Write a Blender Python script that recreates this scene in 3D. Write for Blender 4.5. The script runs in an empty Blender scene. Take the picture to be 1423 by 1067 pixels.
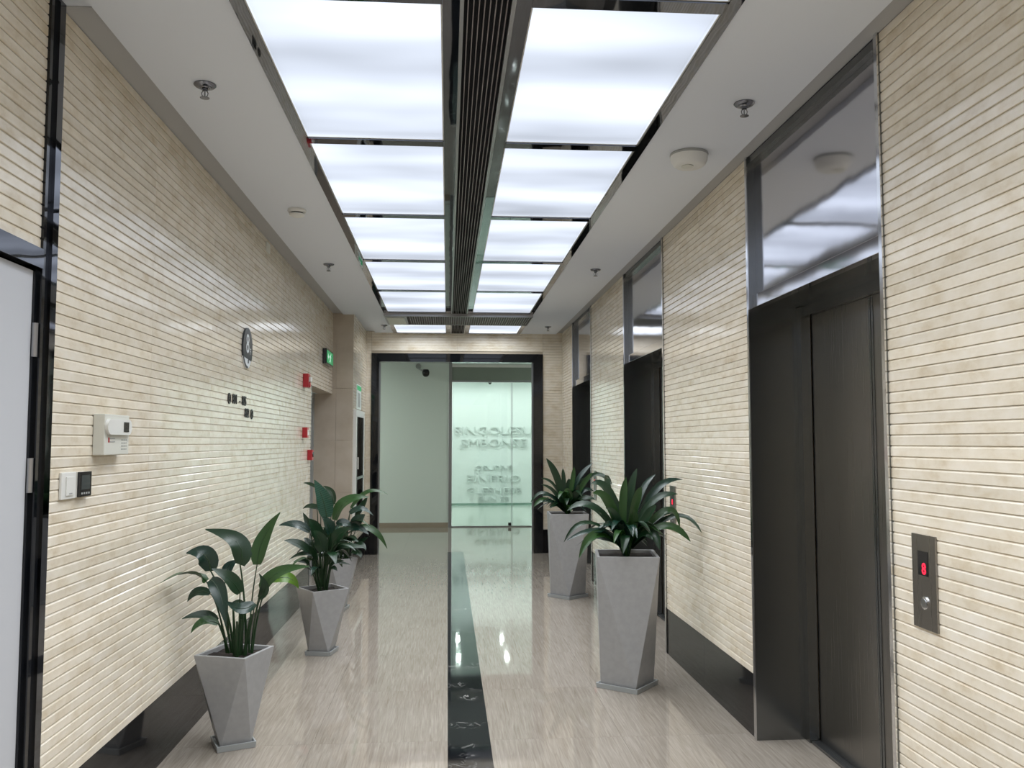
import bpy, bmesh, math, random
from mathutils import Vector, Matrix
PI = math.pi
C = bpy.context.scene.collection
SC = bpy.context.scene

# ------------------------------------------------------------------ camera, world, exposure
cam_d = bpy.data.cameras.new('camera'); cam = bpy.data.objects.new('camera', cam_d); C.objects.link(cam)
cam_d.sensor_width = 36.0; cam_d.lens = 36.0 * 1210.0 / 1423.0; cam_d.clip_start = 0.05
PITCH, YAW = math.radians(3.8062), math.radians(4.2304)
cam.location = (0, 0, 1.5)
cam.rotation_euler = (PI / 2 + PITCH, 0, -YAW)
SC.camera = cam
w = bpy.data.worlds.new('world'); SC.world = w; w.use_nodes = True
w.node_tree.nodes['Background'].inputs[0].default_value = (0.75, 0.8, 0.85, 1)
w.node_tree.nodes['Background'].inputs[1].default_value = 0.25
SC.view_settings.view_transform = 'Standard'; SC.view_settings.look = 'None'
SC.view_settings.gamma = 1.0; SC.view_settings.use_curve_mapping = False
SC.view_settings.exposure = 0.0
PANEL_L = 1.17         # radiance of the back-lit ceiling panels
LAMP_W = 112.0          # LED tray inside each light box, shining down through the half-clear diffuser
OFFICE_L = 690.0         # office luminaires behind the glass front
FILL_L = 31.0           # added fill lamps, out of view in the cross corridor

# ------------------------------------------------------------------ materials
def new_mat(name):
    m = bpy.data.materials.new(name); m.use_nodes = True
    nt = m.node_tree; b = nt.nodes['Principled BSDF']
    return m, nt, b
def mat(name, col, rough=0.5, metal=0.0, spec=None, emit=None, es=0.0, coat=0.0):
    m, nt, b = new_mat(name)
    b.inputs['Base Color'].default_value = (*col, 1)
    b.inputs['Roughness'].default_value = rough
    b.inputs['Metallic'].default_value = metal
    if spec is not None: b.inputs['Specular IOR Level'].default_value = spec
    if coat: b.inputs['Coat Weight'].default_value = coat; b.inputs['Coat Roughness'].default_value = 0.08
    if emit: b.inputs['Emission Color'].default_value = (*emit, 1); b.inputs['Emission Strength'].default_value = es
    return m
def N(nt, t, **k):
    n = nt.nodes.new(t)
    for a, v in k.items(): setattr(n, a, v)
    return n
def ramp(nt, stops):
    r = N(nt, 'ShaderNodeValToRGB'); e = r.color_ramp.elements
    while len(e) < len(stops): e.new(0.5)
    for i, (p, c) in enumerate(stops): e[i].position = p; e[i].color = (*c, 1)
    return r
def pos_random(nt, scale=(1, 1, 1), jump=7.0):
    g = N(nt, 'ShaderNodeNewGeometry'); oi = N(nt, 'ShaderNodeObjectInfo')
    mul = N(nt, 'ShaderNodeMath', operation='MULTIPLY'); mul.inputs[1].default_value = jump
    nt.links.new(oi.outputs['Random'], mul.inputs[0])
    add = N(nt, 'ShaderNodeVectorMath', operation='ADD')
    nt.links.new(g.outputs['Position'], add.inputs[0]); nt.links.new(mul.outputs[0], add.inputs[1])
    mp = N(nt, 'ShaderNodeMapping'); mp.inputs['Scale'].default_value = scale
    nt.links.new(add.outputs[0], mp.inputs['Vector'])
    return mp.outputs[0], oi

def tile_material():
    m, nt, b = new_mat('cream_marble_strip')
    v, oi = pos_random(nt, (5, 5, 9), 3.0)
    n1 = N(nt, 'ShaderNodeTexNoise'); n1.inputs['Scale'].default_value = 1.3; n1.inputs['Detail'].default_value = 6; n1.inputs['Roughness'].default_value = 0.65
    nt.links.new(v, n1.inputs['Vector'])
    r = ramp(nt, [(0.28, (0.65, 0.55, 0.40)), (0.46, (0.78, 0.705, 0.575)), (0.60, (0.835, 0.77, 0.655)), (0.78, (0.865, 0.815, 0.73))])
    nt.links.new(n1.outputs['Fac'], r.inputs[0])
    mr = N(nt, 'ShaderNodeMapRange'); mr.inputs['To Min'].default_value = 0.93; mr.inputs['To Max'].default_value = 1.04
    nt.links.new(oi.outputs['Random'], mr.inputs[0])
    mx = N(nt, 'ShaderNodeVectorMath', operation='SCALE')
    nt.links.new(r.outputs[0], mx.inputs[0]); nt.links.new(mr.outputs[0], mx.inputs['Scale'])
    nt.links.new(mx.outputs[0], b.inputs['Base Color'])
    b.inputs['Roughness'].default_value = 0.11
    n2 = N(nt, 'ShaderNodeTexNoise'); n2.inputs['Scale'].default_value = 3.0
    g = N(nt, 'ShaderNodeNewGeometry'); nt.links.new(g.outputs['Position'], n2.inputs['Vector'])
    bp = N(nt, 'ShaderNodeBump'); bp.inputs['Strength'].default_value = 0.12; bp.inputs['Distance'].default_value = 0.02
    nt.links.new(n2.outputs['Fac'], bp.inputs['Height']); nt.links.new(bp.outputs[0], b.inputs['Normal'])
    return m
def floor_material():
    m, nt, b = new_mat('beige_wood_vein_marble')
    v, oi = pos_random(nt, (1, 1, 1), 11.0)
    mp = N(nt, 'ShaderNodeMapping'); mp.inputs['Scale'].default_value = (62, 2.6, 1); mp.inputs['Rotation'].default_value = (0, 0, 0.06)
    nt.links.new(v, mp.inputs['Vector'])
    n1 = N(nt, 'ShaderNodeTexNoise'); n1.inputs['Scale'].default_value = 1.6; n1.inputs['Detail'].default_value = 7; n1.inputs['Roughness'].default_value = 0.6; n1.inputs['Distortion'].default_value = 0.7
    nt.links.new(mp.outputs[0], n1.inputs['Vector'])
    n2 = N(nt, 'ShaderNodeTexNoise'); n2.inputs['Scale'].default_value = 1.5; n2.inputs['Detail'].default_value = 3
    nt.links.new(v, n2.inputs['Vector'])
    ad = N(nt, 'ShaderNodeMath', operation='MULTIPLY_ADD'); ad.inputs[1].default_value = 0.22
    nt.links.new(n2.outputs['Fac'], ad.inputs[0]); nt.links.new(n1.outputs['Fac'], ad.inputs[2])
    r = ramp(nt, [(0.34, (0.225, 0.190, 0.152)), (0.54, (0.288, 0.252, 0.210)), (0.68, (0.325, 0.290, 0.247)), (0.92, (0.41, 0.375, 0.325))])
    nt.links.new(ad.outputs[0], r.inputs[0])
    nt.links.new(r.outputs[0], b.inputs['Base Color'])
    b.inputs['Roughness'].default_value = 0.035; b.inputs['IOR'].default_value = 1.52
    n3 = N(nt, 'ShaderNodeTexNoise'); n3.inputs['Scale'].default_value = 2.2
    g = N(nt, 'ShaderNodeNewGeometry'); nt.links.new(g.outputs['Position'], n3.inputs['Vector'])
    bp = N(nt, 'ShaderNodeBump'); bp.inputs['Strength'].default_value = 0.02; bp.inputs['Distance'].default_value = 0.02
    nt.links.new(n3.outputs['Fac'], bp.inputs['Height']); nt.links.new(bp.outputs[0], b.inputs['Normal'])
    return m
def black_marble(name, veins=True, rough=0.04, base=(0.006, 0.007, 0.009)):
    m, nt, b = new_mat(name)
    b.inputs['Roughness'].default_value = rough
    b.inputs['Base Color'].default_value = (*base, 1)
    if veins:
        v, oi = pos_random(nt, (1, 1, 1), 5.0)
        cols = []
        for sc, dist, lo in ((2.6, 1.8, 0.018), (6.5, 2.5, 0.012)):
            n = N(nt, 'ShaderNodeTexNoise'); n.inputs['Scale'].default_value = sc; n.inputs['Detail'].default_value = 4; n.inputs['Distortion'].default_value = dist
            nt.links.new(v, n.inputs['Vector'])
            s = N(nt, 'ShaderNodeMath', operation='SUBTRACT'); s.inputs[1].default_value = 0.5; nt.links.new(n.outputs['Fac'], s.inputs[0])
            a = N(nt, 'ShaderNodeMath', operation='ABSOLUTE'); nt.links.new(s.outputs[0], a.inputs[0])
            q = N(nt, 'ShaderNodeMapRange'); q.inputs['From Min'].default_value = 0.0; q.inputs['From Max'].default_value = lo; q.inputs['To Min'].default_value = 1; q.inputs['To Max'].default_value = 0
            nt.links.new(a.outputs[0], q.inputs[0]); cols.append(q)
        gate = N(nt, 'ShaderNodeTexNoise'); gate.inputs['Scale'].default_value = 4.0; nt.links.new(v, gate.inputs['Vector'])
        gr = N(nt, 'ShaderNodeMapRange'); gr.inputs['From Min'].default_value = 0.52; gr.inputs['From Max'].default_value = 0.68; nt.links.new(gate.outputs['Fac'], gr.inputs[0])
        mx = N(nt, 'ShaderNodeMath', operation='MAXIMUM'); nt.links.new(cols[0].outputs[0], mx.inputs[0]); nt.links.new(cols[1].outputs[0], mx.inputs[1])
        ml = N(nt, 'ShaderNodeMath', operation='MULTIPLY'); nt.links.new(mx.outputs[0], ml.inputs[0]); nt.links.new(gr.outputs[0], ml.inputs[1])
        r = ramp(nt, [(0.0, base), (1.0, (0.35, 0.34, 0.33))]); nt.links.new(ml.outputs[0], r.inputs[0])
        nt.links.new(r.outputs[0], b.inputs['Base Color'])
    return m
def brushed(name, col, rough, vertical=True, aniso=0.5):
    m, nt, b = new_mat(name)
    b.inputs['Metallic'].default_value = 1.0; b.inputs['Base Color'].default_value = (*col, 1)
    g = N(nt, 'ShaderNodeNewGeometry'); mp = N(nt, 'ShaderNodeMapping')
    mp.inputs['Scale'].default_value = (220, 220, 1.2) if vertical else (1.2, 1.2, 260)
    nt.links.new(g.outputs['Position'], mp.inputs['Vector'])
    n = N(nt, 'ShaderNodeTexNoise'); n.inputs['Scale'].default_value = 1.0; n.inputs['Detail'].default_value = 3
    nt.links.new(mp.outputs[0], n.inputs['Vector'])
    mr = N(nt, 'ShaderNodeMapRange'); mr.inputs['To Min'].default_value = rough * 0.93; mr.inputs['To Max'].default_value = rough * 1.07
    nt.links.new(n.outputs['Fac'], mr.inputs[0]); nt.links.new(mr.outputs[0], b.inputs['Roughness'])
    n2 = N(nt, 'ShaderNodeTexNoise'); n2.inputs['Scale'].default_value = 2.3; nt.links.new(g.outputs['Position'], n2.inputs['Vector'])
    bp = N(nt, 'ShaderNodeBump'); bp.inputs['Strength'].default_value = 0.10; bp.inputs['Distance'].default_value = 0.02
    nt.links.new(n2.outputs['Fac'], bp.inputs['Height']); nt.links.new(bp.outputs[0], b.inputs['Normal'])
    return m
def diffuser_material():
    m, nt, b = new_mat('backlit_diffuser')
    g = N(nt, 'ShaderNodeNewGeometry'); sx = N(nt, 'ShaderNodeSeparateXYZ'); nt.links.new(g.outputs['Position'], sx.inputs[0])
    # tubes lie across the panel, one every 0.355 m (four per bay), seen blurred through the acrylic
    mm = N(nt, 'ShaderNodeMath', operation='MULTIPLY_ADD'); mm.inputs[1].default_value = 2 * PI / 0.71; mm.inputs[2].default_value = 0.4
    nt.links.new(sx.outputs['Y'], mm.inputs[0])
    si = N(nt, 'ShaderNodeMath', operation='SINE'); nt.links.new(mm.outputs[0], si.inputs[0])
    nz = N(nt, 'ShaderNodeTexNoise'); nz.inputs['Scale'].default_value = 1.0; nz.inputs['Detail'].default_value = 2
    mp = N(nt, 'ShaderNodeMapping'); mp.inputs['Scale'].default_value = (0.8, 2.2, 1); nt.links.new(g.outputs['Position'], mp.inputs['Vector']); nt.links.new(mp.outputs[0], nz.inputs['Vector'])
    a = N(nt, 'ShaderNodeMapRange'); a.inputs['From Min'].default_value = -1; a.inputs['To Min'].default_value = 0.80; a.inputs['To Max'].default_value = 1.12; nt.links.new(si.outputs[0], a.inputs[0])
    c = N(nt, 'ShaderNodeMapRange'); c.inputs['From Min'].default_value = 0.3; c.inputs['From Max'].default_value = 0.7; c.inputs['To Min'].default_value = 0.74; c.inputs['To Max'].default_value = 1.22; nt.links.new(nz.outputs['Fac'], c.inputs[0])
    p = N(nt, 'ShaderNodeMath', operation='MULTIPLY'); nt.links.new(a.outputs[0], p.inputs[0]); nt.links.new(c.outputs[0], p.inputs[1])
    q = N(nt, 'ShaderNodeMath', operation='MULTIPLY'); q.inputs[1].default_value = PANEL_L; nt.links.new(p.outputs[0], q.inputs[0])
    out = nt.nodes['Material Output']; tr = N(nt, 'ShaderNodeBsdfTransparent'); mx = N(nt, 'ShaderNodeMixShader'); mx.inputs[0].default_value = 0.35
    em = N(nt, 'ShaderNodeEmission'); em.inputs[0].default_value = (0.80, 0.87, 1.0, 1); nt.links.new(q.outputs[0], em.inputs[1]); nt.nodes.remove(b)
    nt.links.new(em.outputs[0], mx.inputs[1]); nt.links.new(tr.outputs[0], mx.inputs[2]); nt.links.new(mx.outputs[0], out.inputs[0])
    return m
def led_tray(x0, x1, y0, y1, z, watts, spread=125):
    ld = bpy.data.lights.new('led_tray', 'AREA'); ld.shape = 'RECTANGLE'; ld.size = x1 - x0; ld.size_y = y1 - y0
    ld.energy = watts; ld.color = (0.93, 0.965, 1.0); ld.spread = math.radians(spread)
    o = bpy.data.objects.new('led_tray', ld); C.objects.link(o); o.location = ((x0 + x1) / 2, (y0 + y1) / 2, z)
def glass_material(name, tint, refl=1.0):
    m = bpy.data.materials.new(name); m.use_nodes = True; nt = m.node_tree
    for n in list(nt.nodes): nt.nodes.remove(n)
    o = N(nt, 'ShaderNodeOutputMaterial'); t = N(nt, 'ShaderNodeBsdfTransparent'); t.inputs[0].default_value = (*tint, 1)
    gl = N(nt, 'ShaderNodeBsdfGlossy'); gl.inputs['Roughness'].default_value = 0.01
    f = N(nt, 'ShaderNodeFresnel'); f.inputs['IOR'].default_value = 1.45
    mx = N(nt, 'ShaderNodeMixShader')
    nt.links.new(f.outputs[0], mx.inputs[0]); nt.links.new(t.outputs[0], mx.inputs[1]); nt.links.new(gl.outputs[0], mx.inputs[2]); nt.links.new(mx.outputs[0], o.inputs[0])
    return m
def leaf_material(name, c1, c2, rough=0.32):
    m, nt, b = new_mat(name)
    tc = N(nt, 'ShaderNodeTexCoord'); mp = N(nt, 'ShaderNodeMapping'); mp.inputs['Scale'].default_value = (1, 1, 1)
    nt.links.new(tc.outputs['UV'], mp.inputs['Vector'])
    wv = N(nt, 'ShaderNodeTexWave'); wv.inputs['Scale'].default_value = 6; wv.inputs['Distortion'].default_value = 1.5; wv.bands_direction = 'Y' if 'veined' in name else 'X'
    nt.links.new(mp.outputs[0], wv.inputs['Vector'])
    r = ramp(nt, [(0.0, c1), (1.0, c2)]); nt.links.new(wv.outputs['Fac'], r.inputs[0])
    nt.links.new(r.outputs[0], b.inputs['Base Color']); b.inputs['Roughness'].default_value = rough
    bp = N(nt, 'ShaderNodeBump'); bp.inputs['Strength'].default_value = 0.12; bp.inputs['Distance'].default_value = 0.002
    nt.links.new(wv.outputs['Fac'], bp.inputs['Height']); nt.links.new(bp.outputs[0], b.inputs['Normal'])
    return m
def speckled(name, c1, c2, rough, scale=40):
    m, nt, b = new_mat(name)
    g = N(nt, 'ShaderNodeTexCoord'); n = N(nt, 'ShaderNodeTexNoise'); n.inputs['Scale'].default_value = scale; n.inputs['Detail'].default_value = 4
    nt.links.new(g.outputs['Object'], n.inputs['Vector'])
    r = ramp(nt, [(0.35, c1), (0.65, c2)]); nt.links.new(n.outputs['Fac'], r.inputs[0]); nt.links.new(r.outputs[0], b.inputs['Base Color'])
    b.inputs['Roughness'].default_value = rough
    return m

M = {}
M['tile'] = tile_material()
M['grout'] = mat('tile_backing', (0.50, 0.43, 0.33), 0.8)
M['floor'] = floor_material()
M['joint'] = mat('floor_joint', (0.34, 0.29, 0.24), 0.6)
M['black_tile'] = black_marble('black_veined_marble')
M['base'] = black_marble('black_polished_stone', False, 0.06, (0.010, 0.010, 0.011)); M['base'].node_tree.nodes['Principled BSDF'].inputs['Specular IOR Level'].default_value = 0.22
M['base2'] = black_marble('black_glass_trim', False, 0.03, (0.005, 0.006, 0.008))
M['plaster'] = mat('white_ceiling_paint', (0.715, 0.75, 0.81), 0.75)
M['grey_wall'] = mat('grey_white_wall_paint', (0.62, 0.67, 0.63), 0.6)
M['far_base'] = mat('brown_stone_baseboard', (0.30, 0.245, 0.19), 0.25)
M['beige_slab'] = speckled('beige_stone_slab', (0.50, 0.43, 0.34), (0.57, 0.50, 0.41), 0.3, 5)
M['mirror'] = brushed('black_mirror_steel', (0.13, 0.135, 0.15), 0.03, True)
M['steel'] = brushed('dark_hairline_steel', (0.225, 0.235, 0.24), 0.24, True)
M['steel_light'] = brushed('hairline_steel_header', (0.66, 0.66, 0.70), 0.08, False)
M['steel_door'] = brushed('hairline_steel_door', (0.30, 0.29, 0.275), 0.28, True)
M['chrome'] = mat('polished_steel_edge', (0.75, 0.76, 0.78), 0.12, 1.0)
M['alu'] = mat('grey_aluminium', (0.30, 0.31, 0.32), 0.35, 1.0)
M['sprinkler'] = mat('chromed_sprinkler', (0.22, 0.225, 0.25), 0.2, 1.0)
M['diffuser'] = diffuser_material()
M['slat'] = mat('grille_slat', (0.26, 0.23, 0.23), 0.35, 0.3)
M['dark'] = mat('dark_void', (0.008, 0.009, 0.012), 0.8)
M['grille_frame'] = mat('grille_frame_metal', (0.36, 0.36, 0.37), 0.3, 0.8)
M['white_plastic'] = mat('white_plastic', (0.72, 0.72, 0.69), 0.4)
M['offwhite'] = mat('off_white_plastic', (0.64, 0.64, 0.58), 0.45)
M['grey_plastic'] = mat('grey_plastic', (0.35, 0.36, 0.35), 0.45)
M['black_plastic'] = mat('black_plastic', (0.012, 0.012, 0.014), 0.15)
M['screen'] = mat('thermostat_screen', (0.06, 0.07, 0.07), 0.12)
M['red'] = mat('red_plastic', (0.42, 0.018, 0.028), 0.35)
M['sign_dark'] = mat('slate_grey_sign', (0.018, 0.025, 0.034), 0.3)
M['sign_white'] = mat('white_sign_print', (0.75, 0.78, 0.80), 0.4)
M['letter_black'] = mat('black_lettering', (0.02, 0.02, 0.02), 0.4)
M['exit_green'] = mat('exit_sign_green', (0.01, 0.25, 0.09), 0.4, emit=(0.02, 0.75, 0.22), es=0.22)
M['exit_white'] = mat('exit_sign_white', (0.7, 0.9, 0.75), 0.4, emit=(0.6, 1.0, 0.75), es=0.5)
M['led'] = mat('red_led_digit', (0.3, 0.0, 0.01), 0.4, emit=(1.0, 0.02, 0.06), es=1.6)
M['white_door'] = mat('white_door_leaf', (0.54, 0.555, 0.59), 0.45)
M['grey_door'] = mat('grey_steel_door', (0.36, 0.34, 0.34), 0.4)
M['pot'] = speckled('grey_resin_planter', (0.335, 0.338, 0.345), (0.365, 0.368, 0.375), 0.38, 30)
M['saucer'] = mat('grey_saucer', (0.34, 0.36, 0.365), 0.3)
M['soil'] = speckled('dark_potting_soil', (0.006, 0.004, 0.003), (0.03, 0.02, 0.014), 0.95, 60)
M['leaf0'] = leaf_material('leaf_dark_green', (0.005, 0.024, 0.009), (0.009, 0.037, 0.013))
M['leaf1'] = leaf_material('leaf_blue_green', (0.007, 0.026, 0.018), (0.012, 0.040, 0.027), 0.26)
M['leaf2'] = leaf_material('leaf_mid_green', (0.012, 0.048, 0.009), (0.021, 0.070, 0.013))
M['leaf3'] = leaf_material('leaf_light_green', (0.085, 0.19, 0.015), (0.115, 0.24, 0.022))
M['leaf4'] = leaf_material('leaf_veined_teal', (0.007, 0.036, 0.022), (0.025, 0.085, 0.055), 0.3)
M['petiole'] = mat('petiole_green', (0.012, 0.040, 0.012), 0.4)
M['glass_green'] = glass_material('greenish_glass', (0.91, 0.965, 0.935))
M['glass_edge'] = mat('glass_edge_green', (0.24, 0.36, 0.31), 0.2)
M['cabinet_glass'] = glass_material('cabinet_glass', (0.55, 0.6, 0.6))
M['office_wall'] = mat('office_white_wall', (0.80, 0.83, 0.825), 0.6)
M['office_floor'] = mat('office_pale_floor', (0.62, 0.68, 0.62), 0.12)
M['office_light'] = mat('office_luminaire', (0.8, 0.8, 0.8), 0.5, emit=(0.93, 1.0, 0.97), es=OFFICE_L)
M['fill_light'] = mat('fill_lamp_lens', (0.8, 0.8, 0.8), 0.5, emit=(0.9, 1.0, 0.93), es=FILL_L * 8)  # glow of the added corridor fill lamps
M['transom'] = mat('grey_transom_panel', (0.20, 0.23, 0.20), 0.25)
M['office_letter'] = mat('raised_wall_letter', (0.66, 0.705, 0.69), 0.6)
M['paper'] = mat('white_printed_sheet', (0.74, 0.80, 0.76), 0.5)
M['hose'] = mat('red_hose_reel', (0.25, 0.03, 0.03), 0.5)
M['bright_sign'] = mat('pale_panel_cover', (0.62, 0.63, 0.55), 0.4)

# ------------------------------------------------------------------ helpers
class MB:
    def __init__(s): s.v, s.f, s.uv = [], [], None
    def box(s, x0, x1, y0, y1, z0, z1):
        o = len(s.v)
        s.v += [(x0, y0, z0), (x1, y0, z0), (x1, y1, z0), (x0, y1, z0), (x0, y0, z1), (x1, y0, z1), (x1, y1, z1), (x0, y1, z1)]
        s.f += [tuple(o + i for i in q) for q in ((0, 3, 2, 1), (4, 5, 6, 7), (0, 1, 5, 4), (1, 2, 6, 5), (2, 3, 7, 6), (3, 0, 4, 7))]
        return s
    def lathe(s, prof, n=24, c=(0, 0, 0), ax='z'):
        o = len(s.v)
        for (r, h) in prof:
            for k in range(n):
                a = 2 * PI * k / n; p = (r * math.cos(a), r * math.sin(a), h)
                if ax == 'x': p = (p[2], p[0], p[1])
                if ax == 'y': p = (p[0], p[2], p[1])
                s.v.append((c[0] + p[0], c[1] + p[1], c[2] + p[2]))
        for i in range(len(prof) - 1):
            for k in range(n):
                a, b = o + i * n + k, o + i * n + (k + 1) % n
                s.f.append((a, b, b + n, a + n))
        s.f.append(tuple(o + k for k in reversed(range(n)))); s.f.append(tuple(o + (len(prof) - 1) * n + k for k in range(n)))
        return s
    def tube(s, pts, r0, r1=None, n=8):
        r1 = r0 if r1 is None else r1; o = len(s.v); m = len(pts)
        pts = [Vector(p) for p in pts]
        for i, p in enumerate(pts):
            t = (pts[min(i + 1, m - 1)] - pts[max(i - 1, 0)]).normalized()
            a = t.cross(Vector((0.31, 0.9, 0.2))).normalized(); b = t.cross(a)
            r = r0 + (r1 - r0) * i / max(1, m - 1)
            for k in range(n):
                q = p + r * (math.cos(2 * PI * k / n) * a + math.sin(2 * PI * k / n) * b); s.v.append(tuple(q))
        for i in range(m - 1):
            for k in range(n):
                a, b = o + i * n + k, o + i * n + (k + 1) % n
                s.f.append((a, b, b + n, a + n))
        s.f.append(tuple(o + k for k in reversed(range(n)))); s.f.append(tuple(o + (m - 1) * n + k for k in range(n)))
        return s
    def prism(s, poly, h0, h1, f):            # poly in 2D, f(u, v, h) -> xyz
        o = len(s.v); n = len(poly)
        s.v += [f(u, v, h0) for u, v in poly] + [f(u, v, h1) for u, v in poly]
        s.f += [tuple(o + i for i in reversed(range(n))), tuple(o + n + i for i in range(n))]
        for i in range(n): s.f.append((o + i, o + (i + 1) % n, o + n + (i + 1) % n, o + n + i))
        return s
    def mesh(s, name, m, smooth=False, bevel=0.0, uv=None):
        me = bpy.data.meshes.new(name); me.from_pydata(s.v, [], s.f)
        bm = bmesh.new(); bm.from_mesh(me)
        bmesh.ops.recalc_face_normals(bm, faces=bm.faces)
        if bevel:
            bmesh.ops.bevel(bm, geom=[e for e in bm.edges if e.calc_face_angle(0) > 0.5], offset=bevel, segments=2, affect='EDGES', profile=0.6, clamp_overlap=True)
        bm.to_mesh(me); bm.free()
        if m is not None: me.materials.append(m)
        if smooth:
            for p in me.polygons: p.use_smooth = True
            try: me.set_sharp_from_angle(angle=math.radians(38))
            except Exception: pass
        return me
    def obj(s, name, m, parent=None, smooth=False, bevel=0.0, kind=None, loc=None):
        me = s.mesh(name, m, smooth, bevel)
        return put(name, me, parent, kind, loc)
def put(name, me, parent=None, kind=None, loc=None):
    o = bpy.data.objects.new(name, me); C.objects.link(o)
    if parent is not None:
        o.parent = parent
        if loc is None: o.matrix_parent_inverse = Matrix.Translation(-Vector(parent_world(parent)))
    if loc is not None: o.location = loc
    if kind: o['kind'] = kind
    return o
def parent_world(p):
    v = Vector(p.location)
    while p.parent is not None:
        if tuple(p.matrix_parent_inverse.translation) != (0, 0, 0): v += p.matrix_parent_inverse.translation
        p = p.parent; v += Vector(p.location)
    return v
def tag(o, label=None, cat=None, group=None, kind=None):
    if label: o['label'] = label
    if cat: o['category'] = cat
    if group: o['group'] = group
    if kind: o['kind'] = kind
    return o
def thing(name, loc, label, cat, group=None):
    o = bpy.data.objects.new(name, None); C.objects.link(o); o.location = loc; o.empty_display_size = 0.05
    return tag(o, label, cat, group)
def struct(name, mb, m, parent=None, label=None, **k):
    o = mb.obj(name, m, parent, **k); o['kind'] = 'structure'
    if label: o['label'] = label
    return o
def copy_tree(o, parent=None):
    c = o.copy(); C.objects.link(c)
    if parent is not None: c.parent = parent; c.matrix_parent_inverse = o.matrix_parent_inverse.copy()
    for ch in [x for x in C.objects if x.parent == o]: copy_tree(ch, c)
    return c
def box(*a): return MB().box(*a)
_font_cache = {}
def text_obj(name, s, size, m, parent, loc, rot, depth=0.002, align='CENTER', bold=0.0, xs=1.0):
    cu = bpy.data.curves.new('lettering', 'FONT'); cu.body = s; cu.size = size; cu.extrude = depth; cu.align_x = align; cu.align_y = 'CENTER'; cu.offset = bold; cu.resolution_u = 2
    t = bpy.data.objects.new('lettering_source', cu); C.objects.link(t)
    dg = bpy.context.evaluated_depsgraph_get(); me = bpy.data.meshes.new_from_object(t.evaluated_get(dg))
    bpy.data.objects.remove(t); bpy.data.curves.remove(cu)
    me.transform(Matrix.Translation(loc) @ rot.to_4x4() @ Matrix.Diagonal((xs, 1, 1, 1)))
    me.materials.clear(); me.materials.append(m); me.name = name
    return put(name, me, parent)
ROT_LEFT = Matrix(((0, 0, 1), (1, 0, 0), (0, 1, 0)))            # text on the left wall, read by someone looking towards -X
ROT_RIGHT = Matrix(((0, 0, -1), (-1, 0, 0), (0, 1, 0)))         # text on the right wall
ROT_FRONT = Matrix(((1, 0, 0), (0, 0, -1), (0, 1, 0)))          # text on a wall facing the camera

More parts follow.
